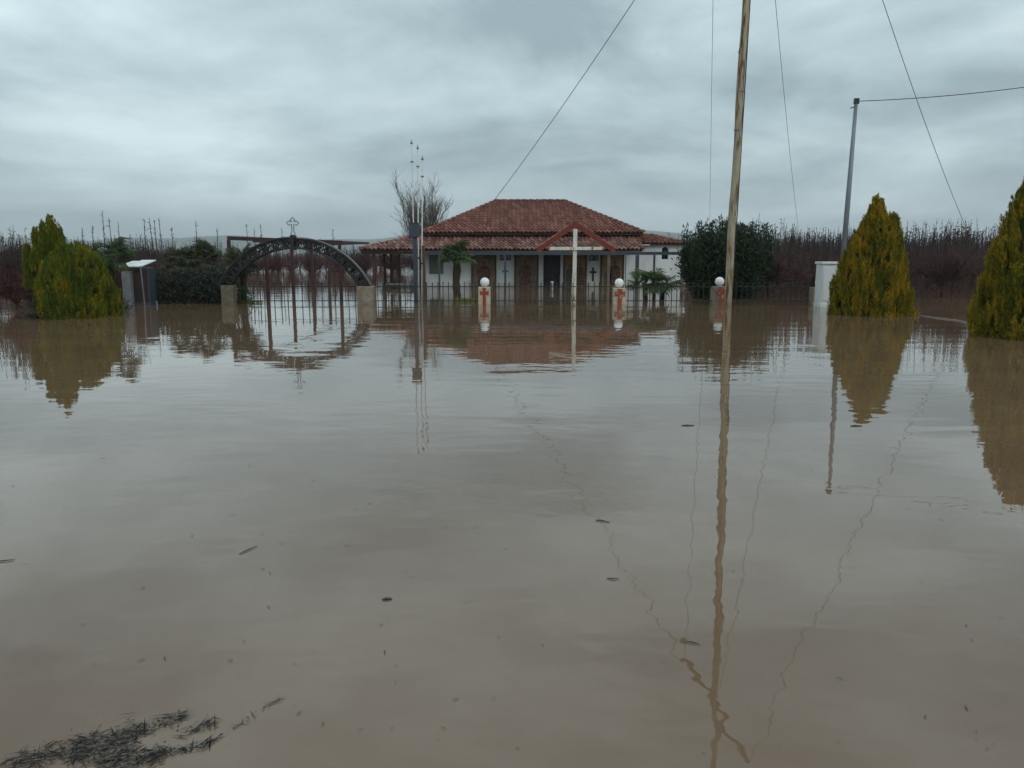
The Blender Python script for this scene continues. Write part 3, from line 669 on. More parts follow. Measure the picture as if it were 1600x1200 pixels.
def lamppost():
    d = 24.6; t0 = P(1338,157,d); b0 = P(1311,478,d)
    dirn = (t0-b0)/(t0.z-b0.z); base = b0 + dirn*(GZ-b0.z)
    u = tag(empty('steel_pole', base), 'slim grey steel pole behind the white cabinet and golden thuja', 'pole')
    MB().tube([base, base.lerp(t0,.55), t0], [.085,.075,.05], 10).build('shaft', M['grey_metal'], u, smooth=True, origin=tuple(base))
    MB().box(t0.x-.06,t0.x+.075,t0.y-.05,t0.y+.05,t0.z-.1,t0.z+.06).build('cap', M['black_iron'], u)
    MB().bar(t0+Vector((-.16,0,-.22)), t0+Vector((.02,0,-.16)), .03).build('hook', M['black_iron'], u)
    end = P(1720,118,24.0); pts = sag(t0+Vector((.07,0,-.02)), end, .12)
    far = Vector((P(2300,30,23.0))); pts2 = pts + sag(end, far, .1)[1:]
    tag(MB().tube(pts2, .0115, 5).build('overhead_wire', M['wire'], origin=tuple(pts2[0])), 'black cable running from the grey steel pole to the right edge', 'wire')
    p = far; tag(MB().tube([(p.x,p.y,GZ),(p.x,p.y,p.z+.2)], [.13,.09], 10).build('utility_post', M['grey_metal'], origin=(p.x,p.y,GZ)), 'grey post at the far right end of the black cable', 'post')
lamppost()

def cabinet():
    d = 23.6; x0, x1 = X(1281,d), X(1318,d); zt = P(0,409,d).z; y0 = d-.1
    t_ = tag(empty('utility_cabinet', ((x0+x1)/2, d, GZ)), 'white metal utility cabinet beside the golden thuja', 'cabinet')
    MB().box(x0,x1,y0,y0+.5,GZ,zt-.07).build('body', M['white_metal'], t_, bevel=.01)
    MB().box(x0-.03,x1+.03,y0-.05,y0+.55,zt-.068,zt).build('cap', M['white_metal'], t_, bevel=.01)
    do = MB().box(x0+.04,x0+.36,y0-.02,y0-.001,.2,zt-.16).build('door', M['white_metal'], t_, bevel=.006)
    MB().box(x0+.40,x1-.04,y0-.02,y0-.001,.2,zt-.16).build('door', M['white_metal'], t_, bevel=.006)
    MB().lathe((x0+.33,y0-.03,.72), [(0,-.14),(.02,-.1),(.028,0),(.02,.1),(0,.14)], 10).build('handle', M['slate_metal'], do)
    MB().box(x0-.012,x1+.012,y0-.014,y0+.514,GZ,.11).build('plinth', M['white_metal'], t_, bevel=.01)
cabinet()

def shrine():
    d = 24.6; t_ = tag(empty('meter_box', (X(215,d), d, GZ)), 'grey concrete meter housing with pale slanted lid, right of the conifers', 'housing')
    xa, xm, xb = X(196,d), X(209,d), X(234,d); zt = P(0,418,d).z
    MB().box(xa,xm,d-.2,d+.35,GZ,zt-.12).build('side_wall', M['grey_concrete'], t_, bevel=.01)
    MB().box(xm+.003,xb,d-.02,d+.45,GZ,zt).build('body', M['slate_metal'], t_, bevel=.01)
    MB().box(xm+.06,xb-.05,d-.04,d-.021,.1,zt-.08).build('door', M['dark_wood'], t_)
    V = [(xm-.06,d-.25,zt+.02),(xb-.1,d-.25,zt+.02),(xb+.06,d+.45,zt+.2),(xm+.12,d+.45,zt+.2)]
    MB().add(V+[(p[0],p[1],p[2]+.03) for p in V], [(3,2,1,0),(4,5,6,7),(0,1,5,4),(1,2,6,5),(2,3,7,6),(3,0,4,7)]).build('lid', M['white_metal'], t_)
    V = [(xa-.05,d-.2,zt+.03),(xm-.1,d-.2,zt+.03),(xm+.05,d+.4,zt+.17),(xa+.1,d+.4,zt+.17)]
    MB().add(V+[(p[0],p[1],p[2]+.03) for p in V], [(3,2,1,0),(4,5,6,7),(0,1,5,4),(1,2,6,5),(2,3,7,6),(3,0,4,7)]).build('lid', M['white_metal'], t_)
    a, b_ = P(219.5,416,d-.5), P(226,474,d-.5); dr = (a-b_)/(a.z-b_.z); g = b_ + dr*(GZ-b_.z)
    tag(MB().tube([g, a], .022, 7).build('slim_pipe', M['grey_metal'], origin=tuple(g)), 'slim leaning grey pipe in front of the meter housing', 'pipe')
    q = P(245,473,d-.3); tag(MB().tube([(q.x,q.y,GZ),(q.x,q.y,.14)], .03, 7).build('marker_peg', M['grey_metal'], origin=(q.x,q.y,GZ)), 'short grey peg in the water before the dark shrubs', 'peg')
shrine()

# small things in the yard
def yard():
    y = 36.0; x0, x1 = X(604,y), X(648,y); z = .17
    t_ = tag(empty('low_table', ((x0+x1)/2, y, GZ)), 'low grey table half under water in the verandah', 'table')
    MB().box(x0,x1,y-.3,y+.3,z,z+.05).build('table_top', M['grey_metal'], t_, bevel=.008)
    for sx in (x0+.1, x1-.1):
        for sy in (-.22,.22): MB().box(sx-.025,sx+.025,y+sy-.025,y+sy+.025,GZ,z).build('leg', M['slate_metal'], t_)
    y = 35.6; q = P(862.5,440,y); g = tag(empty('bollard', (q.x,y,GZ)), 'small white bollard before the dark door', 'bollard')
    MB().tube([(q.x,y,GZ),(q.x,y,q.z-.08)], .055, 10).build('shaft', M['white_rust'], g); MB().lathe((q.x,y,q.z-.078), [(.06,0),(.075,.03),(.06,.08),(0,.1)], 10).build('cap', M['white_metal'], g)
yard()

# ------------------------------------------------------------------ vegetation
def unit(v): return v/np.maximum(np.linalg.norm(v, axis=-1, keepdims=True), 1e-9)
def leaf_quads(C, D, Wd, ln, wd, fold=.0):
    """diamond leaves: centres C, long axis D, width axis Wd"""
    n = len(C); ln = np.broadcast_to(ln, n)[:,None]; wd = np.broadcast_to(wd, n)[:,None]
    a = C - D*ln*.5; b_ = C - Wd*wd*.5 + D*ln*.05; c = C + D*ln*.5; d = C + Wd*wd*.5 + D*ln*.05
    return np.stack([a,b_,c,d],1).reshape(-1,3), np.arange(4*n).reshape(n,4)
def thuja(name, loc, H, prof, label, mt, seed, nclump=800, lean=(0,0), bumps=()):
    """prof(t) gives the crown radius at height fraction t; foliage in upright flame shaped sprays"""
    g = np.random.default_rng(seed); e_ = tag(empty(name, (loc[0],loc[1],GZ)), label, 'conifer')
    H0 = H - GZ; zs0 = .25
    C = []; D = []; sz = []
    ts = g.random(nclump*3); rad = np.array([prof(t) for t in ts]); keep = g.random(len(ts)) < (rad+.12)/max(rad+.12)
    ts, rad = ts[keep][:nclump], rad[keep][:nclump]; ph = g.random(len(ts))*2*np.pi
    lump = 1 + .07*np.sin(ph*5+ts*9+seed) + .06*np.sin(ph*9-ts*17) + .05*np.sin(ph*2+ts*5)
    rr = rad*lump*(.88+.14*g.random(len(ts)))
    base = np.stack([rr*np.cos(ph)+lean[0]*ts, rr*np.sin(ph)+lean[1]*ts, zs0+ts*(H0-zs0)-.2], 1)
    for (bx,by,bz,br,bh,bn) in bumps:
        q = g.normal(size=(bn,3)); q = unit(q); k_ = g.random(bn)
        pr = br*np.sqrt(np.clip(1-k_,0,1)); 
        ex = np.stack([bx+q[:,0]*pr, by+q[:,1]*pr, bz+k_*bh], 1); base = np.concatenate([base, ex]); ph = np.concatenate([ph, np.arctan2(q[:,1],q[:,0])]); ts = np.concatenate([ts, np.full(bn,.7)])
    n = len(base); m_ = 64
    outw = np.stack([np.cos(ph), np.sin(ph), np.zeros(n)],1)
    ax = unit(outw*(.08+.14*g.random(n))[:,None] + np.array([0,0,1.0]) + g.normal(size=(n,3))*.07)
    Ls = (.22 + .18*g.random(n))*np.clip(1.25-.75*ts,.5,1); 
    # leaflets inside every spray
    u = g.random((n,m_)); th = g.random((n,m_))*2*np.pi
    a1_ = unit(np.cross(ax, np.array([.3,.9,.1]))); a2_ = np.cross(ax, a1_)
    rs = (.058*np.sin(np.pi*np.clip(u*.85+.1,0,1))*(.5+.6*g.random((n,m_))))
    rad_v = a1_[:,None]*np.cos(th)[...,None] + a2_[:,None]*np.sin(th)[...,None]
    Cc = base[:,None] + ax[:,None]*(u*Ls[:,None])[...,None] + rad_v*rs[...,None]
    Dd = unit(ax[:,None]*1.0 + rad_v*.30 + g.normal(size=(n,m_,3))*.15); Ww = unit(np.cross(Dd, rad_v + g.normal(size=(n,m_,3))*.3))
    V, Q = leaf_quads(Cc.reshape(-1,3), Dd.reshape(-1,3), Ww.reshape(-1,3), .05+.05*g.random(n*m_), .013+.009*g.random(n*m_))
    cr_ = place(npmesh('crown', V, Q), 'crown', M[mt], e_, (loc[0],loc[1],GZ))
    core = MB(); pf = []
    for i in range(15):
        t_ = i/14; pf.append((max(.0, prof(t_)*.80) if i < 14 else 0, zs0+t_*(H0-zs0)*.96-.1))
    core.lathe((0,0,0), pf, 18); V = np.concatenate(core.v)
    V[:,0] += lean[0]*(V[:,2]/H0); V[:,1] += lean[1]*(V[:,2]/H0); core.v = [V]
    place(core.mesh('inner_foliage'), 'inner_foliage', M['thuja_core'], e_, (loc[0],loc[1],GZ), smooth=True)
    MB().tube([(0,0,0),(0,0,.5)], [.09,.08], 8).build('trunk', M['bark'], None, origin=(0,0,0)).parent = e_
    return e_
def cone(rb, pw=.75, tip=.02, belly=.18):
    def f(t):
        s = max(0, 1-t); r_ = rb*(s**pw)
        if t < belly: r_ *= .86 + .14*math.sin(t/belly*math.pi/2)
        return r_ + tip*0
    return f
d1 = 20.9
thuja('golden_thuja', (X(1361,d1),d1), P(0,322,d1).z, lambda t: 1.03*(max(0,1-t)**.50)*(.95+.05*math.sin(min(1,t/.2)*1.57)), 'conical golden thuja beside the white cabinet', 'thuja', 3, 1700,
      bumps=[(.36,-.1,2.05,.30,.85,150),(-.02,0,2.75,.22,.62,110),(-.25,-.1,2.5,.16,.4,50)])
d2 = 15.3
thuja('golden_thuja', (X(1622,d2),d2), P(0,232,d2).z, lambda t: 1.15*(max(0,1-t)**.50)*(.90+.1*math.sin(min(1,t/.25)*1.57)), 'large golden thuja cut off by the right edge', 'thuja', 5, 1900)
d3 = 20.2
thuja('spiky_thuja', (X(88,d3+.35),d3+.35), P(0,410,d3).z, lambda t: .26+.18*math.sin(min(1,t*1.2)*1.7) if t < .8 else .42*(max(0,(1-t)/.2)**.6), 'upright spiky green-gold thuja at the left edge', 'thuja_green', 8, 520,
      bumps=[(-.66,0,1.35,.09,.80,60),(-.56,-.1,1.15,.14,.5,60),(-.42,.05,1.75,.08,.78,55),(.16,.1,2.0,.08,.60,40),(-.2,0,2.1,.07,.62,45),(-.02,0,1.7,.30,.85,220),(.02,0,2.35,.12,.45,60),(-.2,-.1,1.6,.3,.5,120),(.22,0,1.85,.16,.55,70)])
thuja('round_thuja', (X(121,d3-.1),d3-.1), P(0,374,d3).z, lambda t: .86*(max(0,1-t**3.0)**.55)*(.93+.07*min(1,t/.2)), 'rounded green-gold thuja in front of the spiky one', 'thuja_green', 9, 1300)

def leaf_bush(name, loc, rx, ry, H, n, label, mt, seed, ln=.13, wd=.035, shoots=22, cat='shrub', nst=16, zb=.0, flare=.0):
    g = np.random.default_rng(seed); e_ = tag(empty(name, (loc[0],loc[1],GZ)), label, cat)
    # branches fan out from the base; leaves grow in tufts along them
    C = []; D = []; mb = MB(); nb = 90
    for k in range(nb):
        ph = g.random()*2*math.pi; r_ = math.sqrt(g.random()); hgt = (H-GZ)*(.55+.45*g.random())*(1-.25*r_**2)
        tip = np.array([rx*r_*math.cos(ph), ry*r_*math.sin(ph), hgt]); b0 = np.array([tip[0]*.22, tip[1]*.22, 0])
        mid = (b0+tip)/2 + np.array([tip[0]*.12, tip[1]*.12, 0])
        if k < nst: mb.tube([b0, mid, tip], [.028,.02,.006], 5)
        m_ = n//nb; u = zb + (1-zb)*g.random(m_)**.75
        pts = ((1-u)**2)[:,None]*b0 + (2*u*(1-u))[:,None]*mid + (u**2)[:,None]*tip
        off = g.normal(size=(m_,3))*(.17 if hgt > .5 else .1)*np.array([1,1,.9]); C.append(pts+off)
        D.append(unit(unit(off)*.8 + np.array([0,0,.7]) + g.normal(size=(m_,3))*.35))
    for k in range(shoots):
        ph = g.random()*2*math.pi; r_ = math.sqrt(g.random())*.95; x, y = rx*r_*math.cos(ph), ry*r_*math.sin(ph)
        z0 = (H-GZ)*(.80-.25*r_**2); z1 = (H-GZ)*(.96+.18*g.random()-.12*r_**2); m_ = 40
        mb.tube([(x,y,z0),(x*1.04,y*1.04,z1)], [.012,.005], 4)
        u = g.random(m_); C.append(np.stack([x*(1+.04*u), y*(1+.04*u), z0+(z1-z0)*u],1) + g.normal(size=(m_,3))*np.array([.055,.055,.02])); D.append(unit(g.normal(size=(m_,3))*.7+np.array([0,0,.9])))
    C = np.concatenate(C); D = np.concatenate(D); C[:,2] = np.maximum(C[:,2], .3); Wd = unit(np.cross(D, g.normal(size=D.shape)))
    V, Q = leaf_quads(C, D, Wd, ln*(.7+.6*g.random(len(C))), wd*(.7+.6*g.random(len(C))))
    place(npmesh('foliage', V, Q), 'foliage', M[mt], e_, (loc[0],loc[1],GZ))
    place(mb.mesh('stems'), 'stems', M['stem'], e_, (loc[0],loc[1],GZ)); return e_
d = 28.6
leaf_bush('oleander', (X(1133,d),d), 1.62, 1.2, P(0,351,d).z, 30000, 'large dark green leafy shrub behind the leaning utility pole', 'oleander', 21, ln=.16, wd=.05, shoots=80)
for px, dd, rx, hy, n, lab, sd in ((258,25.7,.72,424,9000,'dense grey-green shrub beside the meter housing',31),(303,25.9,.75,418,9000,'middle grey-green shrub of the hedge left of the arch',32),
                             (342,25.8,.6,415,7000,'grey-green shrub crowding the left foot of the arch',33)):
    leaf_bush('hedge_shrub', (X(px,dd),dd), rx, .55, P(0,hy,dd).z, n, lab, 'hedge', sd, ln=.10, wd=.04, shoots=8, nst=10)
leaf_bush('dark_shrub', (X(60,19.6),19.6), .34, .3, P(0,464,19.6).z, 1500, 'small dark shrub at the foot of the spiky thuja', 'hedge', 34, ln=.10, wd=.03, shoots=4, nst=6)
leaf_bush('low_weeds', (X(185,22),22), .25, .2, P(0,465,22).z, 700, 'low dark weeds between conifers and meter housing', 'hedge', 35, ln=.10, wd=.025, shoots=3, nst=5)
leaf_bush('green_shrub', (X(376,25.7),25.7), .22, .2, P(0,444,25.7).z, 1200, 'small bright green shrub behind the left gate leaf', 'palm_leaf', 36, ln=.10, wd=.03, shoots=2, nst=5)

def frond_mesh(seed, pet=.45, ln=.5, blades=17, droop=.2):
    g = random.Random(seed); mb = MB()
    pts = [(pet*i/4, 0, .06*math.sin(i/4*1.5)) for i in range(5)]
    mb.tube(pts, [.014,.012,.01,.009,.008], 4); hx, hz = pts[-1][0], pts[-1][2]
    for k in range(blades):
        a = R(-118) + R(236)*k/(blades-1) + g.uniform(-.04,.04); l_ = ln*(1-.22*abs(k/(blades-1)-.5)*2)*g.uniform(.88,1.06)
        dx, dy = math.cos(a), math.sin(a); nx_, ny_ = -dy, dx; w_ = .026
        s0 = (hx, 0, hz); p1 = (hx+dx*l_*.6, dy*l_*.6, hz+.03*l_); p2 = (hx+dx*l_*.98, dy*l_*.98, hz-droop*l_*g.uniform(.6,1.4))
        mb.add([s0, (p1[0]-nx_*w_,p1[1]-ny_*w_,p1[2]-.012), (p1[0],p1[1],p1[2]+.012), (p1[0]+nx_*w_,p1[1]+ny_*w_,p1[2]-.012), p2], [(0,1,2),(0,2,3),(1,4,2),(2,4,3)])
    return mb.mesh('frond')
FR = [frond_mesh(s, pet=.42+.06*s, droop=.25+.08*s) for s in range(3)]
FRM = {}
def palm(px, d, cy, label, mt='palm_leaf', n=26, sc=1.0, tr=.14, stems=1, flat=0, lo=-38, hi=75):
    g = random.Random(int(px*7)); c = P(px, cy, d)
    e_ = tag(empty('fan_palm', (c.x, d, GZ)), label, 'palm')
    if stems == 1:
        k = 9; MB().tube([(c.x+.02*math.sin(i), d, GZ+(c.z-GZ)*i/k) for i in range(k+1)], [tr*(.85+.25*((i*37)%5)/5) for i in range(k+1)], 9).build('trunk', M['palm_trunk'], e_)
    else:
        for s in range(stems):
            a = s*2.3; q = Vector((c.x+.34*math.cos(a), d+.3*math.sin(a), c.z-.02)); MB().tube([(c.x+.12*math.cos(a),d+.1*math.sin(a),GZ), (c.x+.32*math.cos(a),d+.24*math.sin(a),(GZ+c.z)*.55), q], [.06,.05,.045], 7).build('stem', M['palm_trunk'], e_)
    for k in range(n):
        me = FR[k%3]; key = (k%3, mt)
        if key not in FRM:
            FRM[key] = me.copy(); FRM[key].materials.clear(); FRM[key].materials.append(M[mt])
        el = R(g.uniform(lo, hi)*(1-flat)); az = k*2.39996 + g.uniform(-.25,.25); s = sc*g.uniform(.82,1.12); off = Vector((0,0,0))
        if stems > 1:
            a = (k%stems)*2.3; off = Vector((.34*math.cos(a), .3*math.sin(a), 0))
        place(FRM[key], 'frond', None, e_, Vector((c.x,d,c.z+.05*math.sin(el)))+off, (g.uniform(-.4,.4), -el, az), s)
    return e_
palm(168, 22.6, 402, 'fan palm with drooping fronds half hidden behind the round conifer', sc=.85, lo=-45, hi=50, mt='palm_leaf')
palm(284, 26.6, 411, 'fan palm rising above the hedge, leftmost of the cluster by the arch', sc=.82, mt='palm_leaf_dull')
palm(322, 26.9, 410, 'fan palm in the middle of the cluster by the arch', sc=.80, mt='palm_leaf_dull')
palm(379, 26.3, 416, 'fan palm with yellowish fronds overlapping the left side of the arch', sc=.8, mt='palm_leaf_dull', tr=.11)
palm(713, 30.0, 405, 'shaggy fan palm standing before the chapel wall', sc=.86, lo=-28, hi=62, tr=.155)
palm(1022, 26.9, 449, 'low many-stemmed fan palm behind the fence near the annex', sc=.86, stems=5, n=40, lo=-22, hi=50)

# tuft of yellowish grass by the pillar
def tuft(px, d, n, wx, h, label, seed):
    g = np.random.default_rng(seed); c = Vector((X(px,d), d, GZ)); C = np.stack([g.uniform(-wx,wx,n), g.uniform(-.15,.15,n), np.full(n,.5+h*.35)],1)
    D = unit(g.normal(size=(n,3))*.45+np.array([0,0,1])); Wd = unit(np.cross(D, g.normal(size=(n,3))))
    V, Q = leaf_quads(C, D, Wd, h*(.8+.9*g.random(n)), .018); o = place(npmesh('grass_tuft', V, Q), 'grass_tuft', M['grass'], None, c); tag(o, label, 'grass')
tuft(735, 26.3, 260, .45, .14, 'yellow-green grass tuft emerging left of the clean red-cross pillar', 3)
tuft(392, 25.6, 160, .35, .1, 'yellow-green grass tuft under the left gate leaf', 4)

# ------------------------------------------------------------------ bare trees
class TB:
    """collects many thin tapered three sided twigs quickly"""
    def __init__(s): s.V = []; s.Q = []; s.n = 0
    def twig(s, pts, r0, r1, k=3):
        pts = np.asarray(pts, float); m_ = len(pts); t_ = unit(np.gradient(pts, axis=0)); ref = np.array([.37,.61,.2]) ; a = unit(np.cross(t_, ref)); b_ = np.cross(t_, a)
        rad = np.linspace(r0, r1, m_)[:,None]; an = np.arange(k)*2*np.pi/k
        ring = pts[:,None] + (a[:,None]*np.cos(an)[None,:,None] + b_[:,None]*np.sin(an)[None,:,None])*rad[:,None]
        s.V.append(ring.reshape(-1,3)); j = np.arange(k); 
        for i in range(m_-1):
            s.Q.append(np.stack([s.n+i*k+j, s.n+i*k+(j+1)%k, s.n+(i+1)*k+(j+1)%k, s.n+(i+1)*k+j],1))
        s.n += m_*k
    def arrays(s): return np.concatenate(s.V), np.concatenate(s.Q)
def orchard_proto(seed, Hc=2.45, dens=1.0, spread=1.25, tall=1.0, low=0):
    """vase pruned fruit tree: short trunk, crooked limbs, many upright shoots. returns (trunk, twigs, shoots) arrays"""
    g = np.random.default_rng(seed); tb, tw, sh = TB(), TB(), TB()
    th = .85 + .25*g.random(); tb.twig([(0,0,0),(.04*g.normal(),.04*g.normal(),th*.5),(.03,.02,th)], .085, .07, 7)
    nl = 4
    for k in range(low):     # suckers and low brush
        ph = g.random()*6.28; r_ = 1.0*g.random()**.6; b0 = np.array([r_*np.cos(ph), r_*np.sin(ph), .15+.5*g.random()]); d_ = unit(g.normal(size=3)*.5+np.array([0,0,.8])); l_ = .5+.7*g.random()
        tw.twig([b0, b0+d_*l_*.5+g.normal(size=3)*.05, b0+d_*l_], .010, .004, 3)
    for i in range(nl):
        ph = i*2*np.pi/nl + g.normal()*.3; L_ = spread*(.7+.35*g.random()); p = np.array([0,0,th]); dr = np.array([np.cos(ph)*.9, np.sin(ph)*.9, .55]); pts = [p]
        for k in range(6):
            dr = unit(dr + g.normal(size=3)*.22 + np.array([0,0,.09])); p = p + dr*L_/6*1.15; pts.append(p)
        pts = np.array(pts); tb.twig(pts, .055, .022, 6)
        for k in range(int(15*dens)):
            u = .15 + .85*g.random(); q = pts[int(u*6)]; d_ = unit(g.normal(size=3)*np.array([1,1,.35]) + np.array([0,0,.55])); l_ = .35+.5*g.random()
            q1 = q + d_*l_*.5 + g.normal(size=3)*.05; q2 = q1 + unit(d_+np.array([0,0,.5])+g.normal(size=3)*.25)*l_*.5
            tw.twig([q,q1,q2], .016, .007, 3)
            for s_ in range(int(9*dens)):
                b0 = q + (q2-q)*g.random(); d2_ = unit(g.normal(size=3)*.55 + np.array([0,0,.55])); l2 = .25+.45*g.random()
                tw.twig([b0, b0+d2_*l2*.55+g.normal(size=3)*.02, b0+d2_*l2+np.array([0,0,.08])], .008, .0035, 3)
        for k in range(int(8*dens*tall)):
            u = .3 + .7*g.random(); q = pts[int(u*6)] + g.normal(size=3)*np.array([.2,.2,.05]); top = Hc*(.90+.20*g.random()+.18*tall*g.random()**2)
            if top < q[2]+.2: continue
            m_ = (q + np.array([q[0],q[1],top]))/2 + g.normal(size=3)*.05; e_ = np.array([m_[0]+g.normal()*.07, m_[1]+g.normal()*.07, top])
            sh.twig([q,m_,e_], .012, .006, 3)
            for s_ in range(5):
                v = .55+.45*g.random(); b0 = m_ + (e_-m_)*(2*v-1 if v > .5 else 0); d_ = unit(g.normal(size=3)*.8+np.array([0,0,.6])); sh.twig([b0, b0+d_*(.05+.06*g.random())], .013, .010, 3)
    return tb.arrays(), tw.arrays(), sh.arrays()
PRO = [orchard_proto(100+k, Hc=2.5+.12*k if k < 3 else 2.6+.1*k, dens=1.0, low=75 if k > 2 else 0, tall=1.0 if k > 2 else 2.2) for k in range(6)]
OM = []
for k, (a, b_, c) in enumerate(PRO):
    OM.append((npmesh('trunk', *a), npmesh('twigs', *b_), npmesh('shoots', *c)))
    OM[-1][0].materials.append(M['bark']); OM[-1][1].materials.append(M['twig'] if k < 3 else M['twig_dull']); OM[-1][2].materials.append(M['bud'])
def orchard_tree(x, y, k, s, rz, label, group):
    e_ = tag(empty('fruit_tree', (x,y,GZ)), label, 'tree', group); e_.rotation_euler = (0,0,rz); e_.scale = s
    for me, nm in zip(OM[k], ('trunk','twigs','shoots')):
        o = bpy.data.objects.new(nm, me); S.collection.objects.link(o); o.parent = e_
FARV, FARQ, FARN = {0:[],1:[],2:[]}, {0:[],1:[],2:[]}, [0,0,0]
LITE = [orchard_proto(200+k, Hc=2.6, dens=.62, low=40) for k in range(3)]
def far_tree(x, y, k, s, rz):
    c_, s_ = math.cos(rz), math.sin(rz); Rm = np.array([[c_,-s_,0],[s_,c_,0],[0,0,1]])
    for i in range(3):
        V, Q = LITE[k][i]; FARV[i].append((V*np.array(s))@Rm.T + np.array([x,y,GZ])); FARQ[i].append(Q+FARN[i]); FARN[i] += len(V)
g = random.Random(5)
RL, RG = 'bare reddish-brown fruit tree in the flooded orchard right of the chapel', 'bare fruit trees right of the chapel'
LL, LG = 'bare reddish-brown fruit tree in the flooded orchard left of the chapel', 'bare fruit trees left of the chapel'
cnt = 0
# right orchard: rows parallel to the fence
for r_ in range(14):
    y = 29.0 + 3.3*r_; x0 = X(1046 if y > 47 else (1200 if y < 33 else 1130), y); x1 = X(1640, y); n_ = max(3, int((x1-x0)/1.75))
    for i in range(n_+1):
        x = x0 + (x1-x0)*i/n_ + g.uniform(-.35,.35); yy = y + g.uniform(-.5,.5); s = (1.05*g.uniform(.9,1.1), 1.05, (.84 + .0075*(y-28))*g.uniform(.93,1.08))
        if r_ < 6 and cnt < 130: orchard_tree(x, yy, g.randrange(3,6), s, g.uniform(0,6.28), RL, RG); cnt += 1
        else: far_tree(x, yy, g.randrange(3), s, g.uniform(0,6.28))
# left orchard: further away, thinner in front
for r_ in range(12):
    y = 33 + 4.6*r_; x0 = X(-30, y); x1 = X(250 if r_ < 3 else (560 if r_ > 5 else 300), y); n_ = max(3, int((x1-x0)/1.9))
    if r_ > 4: x1 = X(655, y); n_ = int((x1-x0)/1.9)
    for i in range(n_+1):
        x = x0 + (x1-x0)*i/n_ + g.uniform(-.4,.4); yy = y + g.uniform(-.6,.6); s = (1.0*g.uniform(.85,1.1), 1.0, (.74 + .0016*(y-33))*g.uniform(.94,1.06))
        if r_ < 6: orchard_tree(x, yy, g.randrange(3), s, g.uniform(0,6.28), LL, LG)
        else: far_tree(x, yy, g.randrange(3), s, g.uniform(0,6.28))
# close thin trees at the left edge
for px, d, s in ((-12,22.5,.70),(24,22.9,.72),(47,24.2,.74),(186,26.0,.72),(205,29.0,.74)):
    orchard_tree(X(px,d), d, g.randrange(3), (.7,.7,s), g.uniform(0,6), 'sparse bare fruit tree near the left edge conifers', 'thin fruit trees near the conifers')
fo = None
for i, (nm, mk) in enumerate((('orchard_trunks','bark'),('orchard_twigs','twig'),('orchard_shoots','bud'))):
    o = kind(place(npmesh(nm, np.concatenate(FARV[i]), np.concatenate(FARQ[i])), nm if fo else 'orchard_rows', M[mk], fo, (0,0,0)), 'stuff')
    if fo is None: fo = tag(o, 'distant rows of bare reddish-brown orchard trees reading as one mass', 'orchard')

# tall thin shoots standing out above the left orchard
for px, ty, d in ((128,356,44),(144,352,46),(160,331,44),(170,340,45),(184,346,47),(225,342,44),(233,341,44.5),(241,344,45),(248,340,44),(268,356,48),(306,345,46),(339,358,50),(385,352,52),(397,356,50),(407,350,52),(440,356,54),(520,358,56)):
    tb = TB(); p = P(px,ty,d); gg = np.random.default_rng(int(px)); q = np.array([p.x,d,p.z]); b0 = np.array([p.x+.05*gg.normal(),d,GZ])
    tb.twig([b0,(b0+q)/2+gg.normal(size=3)*.04,q], .04, .012, 5)
    for s_ in range(14):
        v = .62+.38*gg.random(); c_ = b0+(q-b0)*v; tb.twig([c_, c_+unit(gg.normal(size=3)*.7+np.array([0,0,.8]))*(.08+.12*gg.random())], .016, .010, 3)
    o = place(npmesh('tall_sapling', *tb.arrays()), 'tall_sapling', M['bud'], None, (0,0,0)); tag(o, 'slim leafless sapling rising above the left orchard against the sky', 'sapling', 'saplings above the left orchard')

def bare_tree():
    d = 54.0; x = X(662,d,3); Ht = (P(0,272,d).z - GZ)*.87; g = np.random.default_rng(77)
    e_ = tag(empty('bare_tree', (x,d,GZ)), 'leafless grey vase-shaped tree behind the chapel roof', 'tree'); tb, tw = TB(), TB()
    tb.twig([(0,0,0),(.05,0,.8),(0,0,1.5)], .2, .17, 9)
    def grow(p, dr, L_, r_, lev):
        pts = [p]; n_ = 5
        for k in range(n_):
            dr = unit(dr + g.normal(size=3)*.08 + np.array([0,0,.10])); p = p + dr*L_/n_; pts.append(p)
        (tb if lev < 1 else tw).twig(np.array(pts), r_*.65, r_*.32, 5 if lev < 1 else 3)
        if lev < 3:
            for k in range((6,5,4)[lev]):
                u = .25+.75*g.random(); q = pts[int(u*n_)]; grow(q, unit(dr + g.normal(size=3)*np.array([.42,.42,.2])), L_*(.42+.22*g.random()), max(.011, r_*.5), lev+1)
    for i in range(17):
        ph = i*2.4; tilt = .10+1.05*((i%6)/5.0)**1.1
        grow(np.array([0,0,1.4]), unit(np.array([np.cos(ph)*tilt, np.sin(ph)*tilt, 1.0])), (Ht-1.4)*(.72+.12*g.random())*(1-.22*tilt), .07, 0)
    place(npmesh('trunk', *tb.arrays()), 'trunk', M['grey_bark'], e_, (x,d,GZ)); place(npmesh('twigs', *tw.arrays()), 'twigs', M['grey_twig'], e_, (x,d,GZ))
bare_tree()

